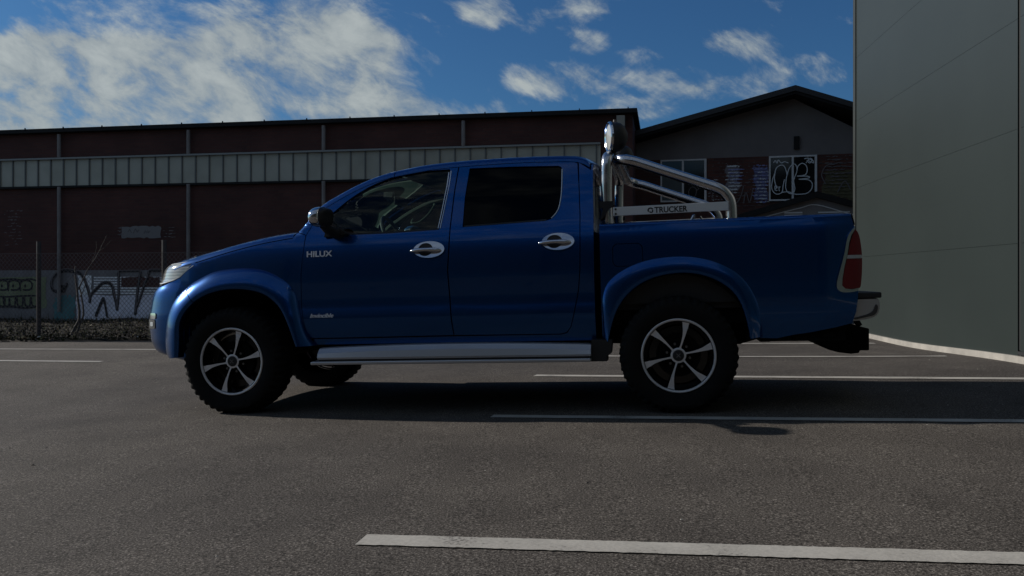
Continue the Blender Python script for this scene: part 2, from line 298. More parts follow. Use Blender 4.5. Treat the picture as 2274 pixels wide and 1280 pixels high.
CONC = noisy('painted_concrete', (.15,.145,.145), (.27,.26,.26), 1.8, .9, .3, 30)
GREENP = noisy('olive_paint', (.16,.19,.10), (.28,.31,.18), 2.5, .85); TEAL = noisy('teal_paint', (.06,.18,.19), (.12,.27,.28), 4, .85)
LAV = noisy('lavender_paint', (.62,.60,.65), (.82,.79,.86), 2.2, .85, .2, 40); SILV = noisy('silver_paint', (.75,.75,.75), (.90,.89,.88), 3, .6); SPRAYB = mat('black_spray', (.012,.012,.014), .8)
SPRAYW = mat('white_spray', (.70,.72,.72), .8); SPRAYU = mat('blue_spray', (.26,.28,.52), .8); TAGGREY = mat('faint_spray', (.17,.15,.15), .85); YELP = mat('ochre_spray', (.13,.115,.06), .85)
ROOFM = noisy('dark_roof_sheet', (.012,.012,.013), (.022,.022,.022), 3, .7); PIPEM = noisy('grey_pipe', (.20,.18,.17), (.27,.25,.24), 4, .6)
PROF = mat('ribbed_glass', (.20,.23,.22), .32); m = PROF; tc = N(m, 'ShaderNodeTexCoord'); n1 = N(m, 'ShaderNodeTexNoise', Scale=1.1, Detail=5); LK(m, tc.outputs['Object'], n1.inputs['Vector'])
r = ramp(m, n1.outputs[0], [(.3,(.30,.29,.23)),(.55,(.39,.38,.31)),(.8,(.48,.47,.40))]); LK(m, r.outputs[0], bsdf(m).inputs['Base Color'])
WFRAME = noisy('white_window_frame', (.60,.60,.59), (.75,.74,.72), 8, .6); WGLASS = mat('dark_window_pane', (.006,.008,.010), .08)
CURB = noisy('pale_concrete', (.26,.245,.22), (.38,.355,.315), 5, .9, .4, 50)
GALV = noisy('galvanised_post', (.055,.05,.05), (.085,.08,.078), 12, .6, metal=.2); WIRE = mat('fence_wire', (.16,.13,.125), .6, .3)
BARK = noisy('bark', (.05,.045,.04), (.12,.11,.10), 30, .9, .5, 80)
# metal cladding with very fine ribs
CLAD = noisy('grey_metal_cladding', (.0115,.0185,.0170), (.0160,.0240,.0220), .6, .48); m = CLAD
bsdf(m).inputs['Specular IOR Level'].default_value = .5
tc = N(m, 'ShaderNodeTexCoord'); wv = N(m, 'ShaderNodeTexWave', bands_direction='Z', wave_profile='SAW'); wv.inputs['Scale'].default_value = 3.2
LK(m, tc.outputs['Object'], wv.inputs['Vector']); bp = N(m, 'ShaderNodeBump', Strength=.12, Distance=.004); LK(m, wv.outputs['Fac'], bp.inputs['Height']); LK(m, bp.outputs[0], bsdf(m).inputs['Normal'])
CLADT = noisy('light_grey_flashing', (.032,.036,.033), (.042,.046,.043), 4, .5); SEAL = mat('dark_joint', (.008,.009,.010), .7)
# ------------------------------------------------------------------ ground
def gz(X, Y): return X*(.03-.02*sstep(7, 11, Y))
xs_ = [-150,-90,-60,-45]+[-30+1.5*i for i in range(41)]+[45,60,90,150]
ys_ = [-80,-40,-20]+[-10+2*i for i in range(8)]+[5.5+.25*i for i in range(26)]+[12.5,13,14,16,20,26,35,50,80,140,260]
V = [(x,y,gz(x,y) if abs(x) < 31 else gz(30 if x > 0 else -30, y)) for y in ys_ for x in xs_]; nx = len(xs_)
Fc = [(j*nx+i, j*nx+i+1, (j+1)*nx+i+1, (j+1)*nx+i) for j in range(len(ys_)-1) for i in range(nx-1)]
tag(mobj('ground', V, Fc, ASPH, smooth=True), 'dark brown grey asphalt of the car park', kind='structure')
def line(a, b, w, label, n=24, jit=0):
    """painted parking line from a to b"""
    ax, ay = a; bx, by = b; dx, dy = bx-ax, by-ay; L = math.hypot(dx, dy); px, py = -dy/L*w/2, dx/L*w/2
    V = []; Fc = []; n = max(8, int(L/(.018 if w > .11 and ay < 3 else .12))); rr = random.Random(int(ax*100))
    for i in range(n+1):
        t = i/n; X, Y = ax+dx*t, ay+dy*t
        for q in (-1, 1):
            e = 1+rr.uniform(-.05, .05); x, y = X+px*q*e, Y+py*q*e; V.append((x, y, gz(x, y)+.0045))
    for i in range(n): Fc.append((2*i, 2*i+2, 2*i+3, 2*i+1))
    return tag(mobj('parking_line', V, Fc, LINE), label, kind='structure')
line((-.52,2.955), (2.6,2.36), .115, 'wide worn white parking line in the foreground')
line((-.13,5.54), (4.2,4.48), .10, 'white parking line lying in the shadow of the pickup')
line((.209,7.79), (5.0,6.23), .12, 'white parking line seen beneath the pickup between its wheels')
line((1.03,9.65), (4.43,8.73), .12, 'white parking line far side of the pickup ending near the grey wall')
line((2.0,11.44), (4.72,11.13), .12, 'farthest white parking line behind the tail of the pickup')
line((-8.2,10.42), (-4.72,9.85), .09, 'white parking line at left ending in front of the bumper')
line((-9.2,12.0), (-4.2,11.22), .09, 'thin white parking line near the verge')
r = random.Random(21); V = []; Fc = []
for i in range(420):
    x, y = r.uniform(-6,6), r.uniform(1.8,10); q = r.uniform(.0025,.007)*(1.6 if r.random() < .06 else 1); z = gz(x,y); a0 = r.uniform(0,6); k = len(V)
    for j in range(5): a = a0+j*1.2566; V.append((x+q*r.uniform(.7,1.2)*math.cos(a), y+q*r.uniform(.7,1.2)*math.sin(a), z+.0005))
    V.append((x, y, z+q*.7)); Fc += [(k+j, k+(j+1)%5, k+5) for j in range(5)]
GRIT = mat('grit', (.3,.28,.25), .9, spec=.1); m = GRIT; g_ = N(m, 'ShaderNodeNewGeometry'); rg = ramp(m, g_.outputs['Random Per Island'], [(0,(.05,.045,.04)),(.6,(.20,.18,.16)),(1,(.50,.47,.42))]); LK(m, rg.outputs[0], bsdf(m).inputs['Base Color'])
tag(mobj('grit', V, Fc, GRIT), 'loose grit and small pale stones scattered on the asphalt', 'grit', kind='stuff')
# ------------------------------------------------------------------ verge
random.seed(5)
def vz(x, y):
    e = sstep(0, .5, y-(13.0-.0*x))
    return gz(x, y)+.02+e*(.03-.004*(y-13)+.018*math.sin(x*2.1+y)+.018*math.sin(x*5.3-y*3.1))
DIRT = noisy('dark_soil', (.012,.010,.008), (.034,.029,.022), 8, .95, .8, 30)
V = []; Fc = []; NX, NY = 150, 34
for j in range(NY+1):
    for i in range(NX+1):
        x = -20+i*18/NX; y = 13.0+.07*math.sin(x*3.7)+.04*math.sin(x*9.1)+(j/NY)*8.6-.13*(x+6)*(1)*0
        V.append((x, y, vz(x, y) if j else gz(x, y)-.02))
for j in range(NY):
    for i in range(NX): a = j*(NX+1)+i; Fc.append((a, a+1, a+NX+2, a+NX+1))
tag(mobj('verge', V, Fc, DIRT, smooth=True), 'strip of bare dark soil below the fence', kind='structure')
LEAF = mat('weeds_and_litter_leaves', (.07,.06,.03), .9, spec=.1); m = LEAF
g_ = N(m, 'ShaderNodeNewGeometry'); r = ramp(m, g_.outputs['Random Per Island'], [(0,(.016,.022,.008)),(.4,(.030,.036,.012)),(.65,(.045,.030,.015)),(.9,(.060,.050,.033)),(.97,(.10,.085,.06)),(1,(.25,.22,.17))]); LK(m, r.outputs[0], bsdf(m).inputs['Base Color'])
V = []; Fc = []
for i in range(17000):
    x = random.uniform(-12.5, -2.6); y = 13.04+8*random.random()**1.7; z = vz(x, y)
    cl = .5+.5*math.sin(x*1.9+1)*math.sin(y*1.3+x); 
    if random.random() < .55+.2*cl:
        s = random.uniform(.012,.035); a = random.uniform(0,6.28); u = Vector((math.cos(a), math.sin(a), random.uniform(-.5,.8)))*s; w = Vector((-math.sin(a), math.cos(a), random.uniform(-.5,.8)))*s*.7
        c = Vector((x, y, z+random.uniform(.005,.05))); k = len(V); V += [c-u, c-w, c+u, c+w]; Fc.append((k,k+1,k+2,k+3))
    else:
        h = random.uniform(.04,.16)*(1+1.2*cl*(random.random()<.3)); a = random.uniform(0,6.28); lean = Vector((random.uniform(-.4,.4), random.uniform(-.4,.4), 1))*h
        u = Vector((math.cos(a), math.sin(a), 0))*random.uniform(.003,.007); c = Vector((x,y,z)); k = len(V); V += [c-u, c+u, c+lean]; Fc.append((k,k+1,k+2))
tag(mobj('weeds', V, Fc, LEAF), 'scrubby weeds and dead leaves along the fence', 'weeds', kind='stuff')
# stray litter
random.seed(8)
for (x, y, s, lab) in ((-7.3,13.2,.05,'small white scrap of litter beside the fence post'), (-5.72,13.12,.045,'white scrap of litter on the verge before the pickup')):
    V = []; n = 7
    for k in range(n): a = 6.28*k/n; q = s*random.uniform(.6,1.2); V.append((q*math.cos(a), q*.7*math.sin(a), random.uniform(0,.02)))
    V.append((0,0,s*.7)); Fc = [(k,(k+1)%n,n) for k in range(n)]+[tuple(range(n))[::-1]]
    o = mobj('litter', V, Fc, mat('litter_paper', (.6,.58,.54), .8)); o.location = (x,y,vz(x,y)+.02); tag(o, lab, 'litter')
# ------------------------------------------------------------------ fence
fz = vz(-7.5,13.6)
f_ = empty('chain_link_fence', (-7.534,13.62,fz)); tag(f_, 'low chain link fence on grey posts along the left verge', 'fence')
FD = Vector((2.196,-.49,0)).normalized(); FL0, FL1 = -3.4, 4.9
for a in (-2.25, 0, 2.25, 4.5):
    p = FD*a; MB().tube([p+Vector((0,0,-.15)), p+Vector((0,0,1.53))], .036, 10).build('post', GALV, f_, True)
mb = MB(); H0, H1 = .03, 1.34; st = .075
def wirepts(x0, sg):
    # clip a diagonal line to the mesh rectangle
    pts = []
    z0, z1 = H0, H1; xa, xb = x0, x0+sg*(z1-z0)
    def cl(xq): return min(max(xq, FL0), FL1)
    if max(xa, xb) < FL0 or min(xa, xb) > FL1: return None
    ca, cb = cl(xa), cl(xb); za = z0+(ca-xa)*sg; zb = z0+(cb-xa)*sg
    return (ca, za, cb, zb)
for sg in (1, -1):
    x = FL0-1.4
    while x < FL1+1.4:
        q = wirepts(x, sg)
        if q and abs(q[0]-q[2]) > .03:
            a = FD*q[0]+Vector((0,.0,q[1])); b = FD*q[2]+Vector((0,0,q[3])); o2 = Vector((0,-.04-.003*sg,0)); mb.tube([a+o2, b+o2], .0027, 4, caps=False)
        x += st
for z in (H0, .7, H1): mb.tube([FD*FL0+Vector((0,-.045,z)), FD*FL1+Vector((0,-.045,z))], .003, 4)
mb.build('wire_mesh', WIRE, f_)
# ------------------------------------------------------------------ sapling and dry stems
def branchy(name, base, stems, label):
    t = empty(name, base); tag(t, label, 'sapling' if name == 'sapling' else 'dry stem')
    for nm, pts, r0, r1 in stems:
        P = spline(pts, 6); n = len(P); MB().tube([p+Vector((random.uniform(-1,1),random.uniform(-1,1),0))*.004 for p in P], [lerp(r0,r1,i/(n-1)) for i in range(n)], 7).build(nm, BARK, t, True)
sb = (-7.13,13.8,vz(-7.1,13.8))
branchy('sapling', sb, [
 ('trunk', [(0,0,-.1),(.04,0,.05),(.14,.02,.28),(.13,.0,.6),(.09,0,.95),(.08,.02,1.12)], .028, .010),
 ('trunk', [(.06,.03,-.1),(.12,.03,.1),(.20,.03,.35),(.18,.02,.62),(.14,.03,.78)], .02, .010),
 ('branch', [(.12,.0,.72),(.2,0,.88),(.3,.0,1.08),(.42,.02,1.28),(.52,.02,1.48),(.60,0,1.62)], .012, .003),
 ('branch', [(.16,.0,.62),(.22,0,.74),(.25,.0,.86),(.24,.0,.92)], .008, .003),
 ('branch', [(.34,.0,1.14),(.42,0,1.36),(.43,.0,1.52)], .005, .002),
 ('branch', [(.09,0,.9),(.02,.02,1.0),(-.01,.01,1.14)], .006, .002),
 ('branch', [(.46,.0,1.36),(.56,0,1.42),(.66,.0,1.53)], .004, .0015)], 'leafless young tree with a twin trunk behind the fence')
branchy('dry_stem', (-5.95,13.6,vz(-5.95,13.6)), [('stem', [(0,0,0),(-.06,0,.12),(-.14,0,.24)], .006,.002),('twig', [(-.06,0,.12),(-.0,0,.2),(.02,0,.26)], .003,.001)], 'bare dry stem on the verge just left of the pickup bumper')
branchy('dry_stem', (-6.75,14.3,vz(-6.75,14.3)), [('stem', [(0,0,0),(.1,0,.14),(.3,.0,.4)], .006,.003)], 'thin pale slanting stem to the right of the sapling')
# ------------------------------------------------------------------ brick warehouse (local x along the facade, -y to the car park)
WA = math.radians(-10.2)
wh = empty('brick_warehouse', (-10.1065,20.5,0), WA); tag(wh, 'long low dark red brick warehouse with a band of upright glass panes', 'warehouse')
XL, XR = -14.0, 12.88
MB().box(XL, XR, 0, 7, 1.1, 4.42).build('brick_wall', BRICK, wh)
MB().box(XL, XR-.01, -.03, 6.9, -.8, 1.098).build('concrete_plinth', CONC, wh)
bevel(MB().box(XL-.1, XR+.1, -.16, 7.1, 4.40, 4.50).build('roof_edge', ROOFM, wh), .01)
mb = MB(); x = XL
while x < XR: mb.box(x, x+.02, -.175, -.15, 4.47, 4.525); x += 1.03
mb.build('roof_clip', ROOFM, wh)
for a in PIPES+[-5.5]:
    for nm, z0, z1 in (('downpipe', 3.80, 4.36), ('downpipe', .1, 3.10)):
        MB().tube([(a,-.09,z0), (a,-.09,z1)], .042, 10).build(nm, PIPEM, wh, True)
wb = MB().box(XL, 12.2, -.05, .02, 3.13, 3.77).build('glass_band', PROF, wh)
mb = MB(); x = -1.725-.345*36
while x < 12.2:
    if x > XL: mb.box(x-.014, x+.014, -.075, -.045, 3.13, 3.77)
    x += .3455
mb.build('mullion', mat('band_mullion', (.12,.125,.12), .5), wb)
MB().box(XL, 12.2, -.12, .0, 3.76, 3.80).build('sill_rail', mat('band_rail', (.25,.26,.25), .5), wb)
MB().box(XL, 12.2, -.085, .0, 3.08, 3.128).build('sill_rail', ROOFM, wb)
MB().box(12.55, 12.72, -.22, -.02, 4.12, 4.34).build('wall_bracket', mat('pale_bracket', (.3,.29,.25), .7), wh)
# painted areas and lettering on the low wall
def patch(poly, m, y, parent, name='graffiti', th=.003):
    return MB().prism(poly, y, y+th).build(name, m, parent)
def rag(x0, x1, z0, z1, j=.03, n=14):
    r = random.Random(int(x0*77+z0*13)); out = []
    for k in range(n): out.append((lerp(x0,x1,k/n), z0+r.uniform(-j,j)))
    for k in range(5): out.append((x1+r.uniform(-j,j), lerp(z0,z1,k/5)))
    for k in range(n): out.append((lerp(x1,x0,k/n), z1+r.uniform(-j,j)))
    for k in range(5): out.append((x0+r.uniform(-j,j), lerp(z1,z0,k/5)))
    return out
patch(rag(-.35, 5.6, -.35, .50, .02), LAV, -.036, wh)
patch(rag(-.30, .05, .5, .98, .02), SILV, -.036, wh)
patch(rag(-6.2, -1.15, .18, .92, .03), GREENP, -.036, wh)
patch(rag(-.95, -.38, -.10, .46, .05), TEAL, -.0365, wh)
mb = MB()
for k in range(7): mb.box(.12+.0*k, 5.6, -.037, -.028, .53+k*.062, .53+k*.062+.036)
mb.build('graffiti', SILV, wh)
mb = MB()
for k in range(6): mb.box(2.0+.0*k, 5.6, -.037, -.028, .54+k*.088+.45-.45, .54+k*.088+.02)
patch(rag(.85, 1.85, .70, .93, .012), BRICK, -.0385, wh)
mb = MB()
for i, (s, w) in enumerate(BIG_LETTERS): mb.ribbon(sp2(s, 4), w, -.0445-.0006*i, .004)
mb.build('graffiti', SPRAYB, wh)
mb = MB()
for i, (s, w) in enumerate(BIG_LETTERS[:6]): mb.ribbon(sp2([(a, b+w*.62) for a, b in s], 4), .018, -.0475-.0004*i, .004)
mb.build('graffiti', TAGGREY, wh)
mb = MB()
for i, (s, w) in enumerate(SMALL_LETTERS): mb.ribbon(sp2(s, 3), w, -.0405-.0002*i, .003)
mb.build('graffiti', SPRAYB, wh)
patch(rag(.84, 1.86, 1.86, 2.13, .018), mat('faded_white_patch', (.20,.19,.19), .9), -.006, wh)
def scrib(x0, x1, z0, z1, n, m, parent, y=-.006, seed=1, w=.012, L=.08):
    r = random.Random(seed); mb = MB()
    for i in range(n):
        a = r.gauss(.5, .24); b = r.random()
        if not 0 < a < 1: continue
        x, z = lerp(x0,x1,a), round(lerp(z0,z1,b)/.075)*.075+r.uniform(-.01,.01); l = r.uniform(.3,1)*L
        mb.ribbon([(x,z),(x+l*.5,z+r.uniform(-.01,.01)),(x+l,z+r.uniform(-.012,.012))], w*r.uniform(.6,1.5), y-.00002*i, .003)
    return mb.build('graffiti', m, parent)
scrib(-2.35,-1.85, 1.75,2.6, 70, TAGGREY, wh, seed=3); scrib(1.9,2.25,1.85,2.1, 26, TAGGREY, wh, seed=4); scrib(.7,.84,1.93,2.08,16,TAGGREY,wh,seed=5)
mb = MB()
for p in ([(1.0,2.0),(1.05,2.07),(1.1,1.98)],[(1.15,1.97),(1.2,2.08),(1.25,2.0),(1.3,2.06)],[(1.42,1.96),(1.46,2.03),(1.5,1.98)],[(1.52,2.05),(1.53,1.98),(1.58,2.03)]): mb.ribbon(p, .012, -.011, .003)
mb.build('graffiti', mat('grey_spray', (.09,.085,.09), .8), wh)
# ------------------------------------------------------------------ gabled hall
GA = math.radians(-14)
gb = empty('gabled_hall', (2.9789,20.0,0), GA); tag(gb, 'brown brick hall with a shallow gable and graffitied windows', 'hall')
GL, GR, EZ, RX, RZ = -.35, 8.2, 4.0, 3.43, 4.93
def rz_(x): return RZ-.249*abs(x-RX) if x < RX else RZ-.36*abs(x-RX)
MB().prism([(GL,3.655),(GR,3.655),(GR,3.66),(GR,3.66),(4.7,rz_(5.4)-.0),(RX,RZ),(GL,rz_(GL))], 0, 8).build('gable_wall', RENDER_, gb)
MB().box(GL+.01, GR-.01, -.02, 7.9, -.5, 3.652).build('brick_wall', BRICK2, gb)
def slab(x0, z0, x1, z1, t): return [(x0,z0-t),(x1,z1-t),(x1,z1),(x0,z0)]
rl = MB().prism(slab(-.12,4.235,RX,5.095,.17), -.55, 8.3).prism(slab(RX,5.095,8.4,3.30,.17), -.55, 8.3).build('roof', ROOFM, gb)
MB().prism(slab(-.12,4.24,RX,5.105,.12), -.59, -.553).prism(slab(RX,5.105,8.4,3.31,.12), -.59, -.553).build('verge_board', mat('verge_board', (.03,.03,.032), .7), rl)
MB().box(3.435,3.555,-.06,.0,3.79,4.075).build('vent', mat('vent_black', (.01,.01,.01), .9), gb)
def window(x0, x1, z0, z1, mx_):
    w = MB().box(x0+.01, x1-.01, -.035, -.015, z0+.01, z1-.01).build('window', WGLASS, gb)
    t = .035
    MB().box(x0,x1,-.06,-.03,z1-t,z1).box(x0,x1,-.06,-.03,z0,z0+t).box(x0,x0+t,-.0605,-.0295,z0+t,z1-t).box(x1-t*1.4,x1,-.0605,-.0295,z0+t,z1-t).build('frame', WFRAME, w)
    MB().box(mx_-.022,mx_+.022,-.0595,-.031,z0+t,z1-t).build('mullion', WFRAME, w)
    return w
w1 = window(.49,1.53,2.665,3.643,1.0); w2 = window(2.90,3.925,2.64,3.648,3.41)
MB().box(.53,.98,-.038,-.036,2.7,3.35).build('blind', mat('grey_green_blind', (.08,.10,.10), .7), w1)
mb = MB()
for i, (s, w) in enumerate(BUBBLE): mb.ribbon(sp2(s, 4), w*.72, -.066-.0003*i, .003)
mb.build('graffiti', SPRAYW, gb)
mb = MB()
for s in ([(1.15,2.75),(1.13,2.9),(1.2,3.0),(1.3,2.95),(1.28,2.8),(1.2,2.76)],[(1.3,2.9),(1.4,3.02)],[(1.65,2.7),(1.68,3.0)],[(1.62,2.8),(1.7,2.72)]): mb.ribbon(sp2(s,3), .014, -.042, .003)
mb.build('graffiti', TAGGREY, gb)
patch(rag(1.96,2.24,2.88,3.46,.05,8), noisy('faded_pink_paint', (.16,.14,.15), (.26,.24,.26), 9, .9), -.0225, gb)
patch(rag(2.58,2.86,2.66,3.42,.05,8), noisy('faded_blue_paint', (.10,.10,.18), (.18,.18,.30), 9, .9), -.0225, gb)
patch(rag(4.06,4.75,2.68,3.28,.06,10), noisy('faded_ochre_paint', (.09,.075,.045), (.15,.13,.07), 7, .9), -.0225, gb)
scrib(1.93,2.26,2.85,3.48,190,SPRAYW,gb,-.03,11,.013,.09); scrib(2.0,2.3,3.05,3.4,70,SPRAYU,gb,-.037,12,.012,.09)
scrib(2.5,2.92,2.62,3.45,210,SPRAYU,gb,-.03,13,.015,.07); scrib(2.55,2.88,2.62,3.3,110,SPRAYW,gb,-.038,14,.01,.05)
scrib(1.6,2.9,2.5,3.55,120,TAGGREY,gb,-.027,21,.010,.08); scrib(3.95,4.7,2.9,3.6,110,TAGGREY,gb,-.045,22,.012,.1); scrib(1.56,1.9,2.55,3.2,60,SPRAYW,gb,-.042,23,.008,.05)
mb = MB()
for s in ([(2.08,2.9),(1.95,2.75),(2.02,2.6),(2.2,2.62),(2.3,2.8),(2.35,3.0)],[(2.35,2.6),(2.4,2.85),(2.48,2.62),(2.55,2.9)],[(4.1,3.0),(4.02,3.2),(4.12,3.4),(4.3,3.42)],[(4.35,2.8),(4.5,3.05),(4.62,2.85)]): mb.ribbon(sp2(s,4), .02, -.058, .003)
mb.build('graffiti', TAGGREY, gb)
scrib(4.0,4.5,3.25,3.55,40,TAGGREY,gb,-.03,15,.012,.1); scrib(4.05,4.9,2.68,3.25,200,YELP,gb,-.034,16,.016,.12)
# small lean-to annex in front of it
an = empty('annex', (4.6594,17.6,0), GA); tag(an, 'low graffitied annex with a dark pitched roof between pickup bed and grey building', 'shed')
MB().prism([(.15,-.4),(3.1,-.4),(3.1,2.02),(1.517,2.53),(.15,2.13)], 0, 1.9).build('wall', CONC, an)
MB().prism(slab(-.15,2.16,1.517,2.64,.12), -.15, 2.0).prism(slab(1.517,2.64,3.4,2.06,.12), -.15, 2.0).build('roof', ROOFM, an)
mb = MB(); r = random.Random(4)
for i in range(26):
    x = r.uniform(.3,2.6); z = r.uniform(1.6,2.35); 
    if z > 2.42-.31*abs(x-1.517): continue
    mb.ribbon(sp2([(x,z),(x+r.uniform(.02,.1),z+r.uniform(-.12,.12)),(x+r.uniform(.1,.25),z+r.uniform(-.1,.1))],4), r.uniform(.012,.03), -.006-.0004*i, .004)
mb.ribbon(sp2([(.35,2.1),(.7,2.2),(1.2,2.32),(1.517,2.38),(2.1,2.2),(2.6,2.05)],4), .02, -.02, .004)
mb.build('graffiti', SPRAYW, an)
mb = MB()
for k in range(14): mb.box(.9, 1.25, -.006, .002, 1.5+k*.055, 1.53+k*.055)
for k in range(14): mb.box(1.55, 2.15, -.006, .002, 1.5+k*.055, 1.525+k*.055)
mb.build('graffiti', SPRAYW, an)
# ------------------------------------------------------------------ big grey metal-clad building at right
WD = Vector((.112,1,0)).normalized(); WX = math.atan2(WD.y, WD.x)
cb = empty('metal_clad_building', (4.58,7.66,0), WX); tag(cb, 'tall plain grey metal clad building at the right edge', 'building')
# local x = towards the far corner, local +y = towards the car park
LF = 5.29
clad = MB(); seams = [-.2,1.21,2.25,3.25,4.2,5.2,6.2,7.2,8.2]
for j in range(len(seams)-1):
    z0, z1 = seams[j]+.0014, seams[j+1]-.0014
    clad.box(.11, LF-.09, -.1, 0, z0, z1)
clad.build('cladding', CLAD, cb)
MB().box(-14, LF-.03, -14, -.02, .15, 8.3).build('wall_core', SEAL, cb)
c2 = MB()
for j in range(len(seams)-1): c2.box(-13.9, .055, -.1, 0, seams[j]+.0014, seams[j+1]-.0014)
c2.build('cladding', CLAD, cb)
MB().box(LF-.10, LF+.02, -.13, .014, .26, 8.3).build('corner_flashing', CLADT, cb)
MB().box(.055, .11, -.09, -.012, .24, 8.3).build('joint_strip', SEAL, cb)
pl = MB(); n = 30
for i in range(n):
    a, b = lerp(-14, LF+.04, i/n), lerp(-14, LF+.04, (i+1)/n)
    za, zb = [gz(4.58+WD.x*q, 7.66+WD.y*q)+.062 for q in (a, b)]
    pl.add([(a,-.5,-.6),(a,.035,-.6),(a,.035,za),(a,-.5,za),(b,-.5,-.6),(b,.035,-.6),(b,.035,zb),(b,-.5,zb)],[(1,2,6,5),(2,3,7,6)])
pl.build('plinth', CURB, cb)
MB().box(-2.2, .05, -.02, .03, .205, .235).build('drip_sill', SEAL, cb)
# unseen dark hall added behind the camera to darken reflections in the paintwork
oh = empty('added_dark_hall', (0,-8.5,0), math.radians(-4)); tag(oh, 'added unseen dark hall behind the viewpoint that darkens the paint reflections', 'hall')
DCL = noisy('dark_cladding', (.018,.020,.020), (.028,.030,.030), 1, .6)
MB().box(-26,14,-10,0,-.9,6.6).build('wall', DCL, oh)
MB().box(-26.2,14.2,-10.2,.12,6.6,6.85).build('roof_edge', ROOFM, oh)
for k in range(5): MB().box(-22+7*k,-18.6+7*k,.002,.06,-.5,3.9).build('shutter_door', CLADT, oh)
# ------------------------------------------------------------------ pickup
F0 = Vector((-1.961,6.0,-.059))
tx = Vector((.98294,-.181546,.029501)); ty = Vector((.181625,.983368,0)); tz = tx.cross(ty)
P = empty('pickup_truck', F0); M_ = Matrix((tx, ty, tz)).transposed(); P.rotation_euler = M_.to_euler()
tag(P, 'blue double cab pickup truck with chrome roll bar parked side on', 'pickup truck')
YC = .89
CAB = [(.36,.11),(.5,.072),(.6,.042),(.66,.036),(.74,.047),(.85,.045),(.95,.042),(1.1,.050),(1.2,.066),(1.25,.080),(1.30,.096),(1.48,.155),(1.66,.225),(1.8,.285)]
BED = [(.36,.10),(.5,.07),(.6,.05),(.8,.042),(1.0,.045),(1.15,.055),(1.235,.07)]
def ysf(x, z):
    y = cr(BED if x > 2.575 else CAB, z)
    if x > 3.9: y += .25*(x-3.9)**2
    if x < .4: y += .05*((.4-x)/.8)**2
    if x < -.28: y += .35*(-.28-x)**2
    return y
TOP = [(-.62,1.03),(-.5,1.075),(-.42,1.098),(-.301,1.121),(-.153,1.155),(.022,1.193),(.228,1.230),(.40,1.252),(.470,1.2625),(.488,1.275),(.55,1.35),(.625,1.441),(.747,1.517),(.885,1.588),(1.022,1.642),(1.157,1.677),(1.324,1.703),(1.521,1.720),(1.748,1.728),(2.004,1.731),(2.255,1.726),(2.40,1.719),(2.47,1.708),(2.515,1.685),(2.56,1.64)]
FWD = [(-.6,.30),(-.3,.22),(.2,.12),(.48,.14),(.8,.16),(1.15,.10),(1.6,0),(2.3,-.02),(2.6,-.03)]
CRN = [(-.6,.02),(-.3,.04),(.4,.05),(.6,.02),(1.15,.035),(2.5,.035)]
RR = .07
def z0f(x):
    zt = cr(TOP, x)
    s = (ysf(x, zt-.03)-ysf(x, zt-.07))/.04; ph = math.atan(s)
    return zt-RR*(1-math.sin(ph)), ph
def fside(x, s):
    z0, ph = z0f(x)
    if s <= z0: return Vector((x, ysf(x, s), s))
    y0 = ysf(x, z0); t = ph+(s-z0)/RR
    if t < math.pi/2: return Vector((x, y0+RR*(math.cos(ph)-math.cos(t)), z0+RR*(math.sin(t)-math.sin(ph))))
    y1 = y0+RR*math.cos(ph); w = (t-math.pi/2)*RR; W = YC-y1; u = 1-(1-min(1,w/W))**2
    return Vector((x-cr(FWD,x)*u, y1+w, cr(TOP,x)+cr(CRN,x)*u))
def smax(x):
    z0, ph = z0f(x); return z0+(math.pi/2-ph)*RR+(YC-ysf(x,z0)-RR*math.cos(ph))
def fbed(x, s):
    zt = 1.235; r = .02
    if s <= zt-r: return Vector((x, ysf(x, s), s))
    y0 = ysf(x, zt-r); t = (s-zt+r)/r
    if t < math.pi/2: return Vector((x, y0+r*(1-math.cos(t)), zt-r+r*math.sin(t)))
    w = (t-math.pi/2)*r
    if w < .05: return Vector((x, y0+r+w, zt))
    return Vector((x, y0+r+.05, zt-(w-.05)))
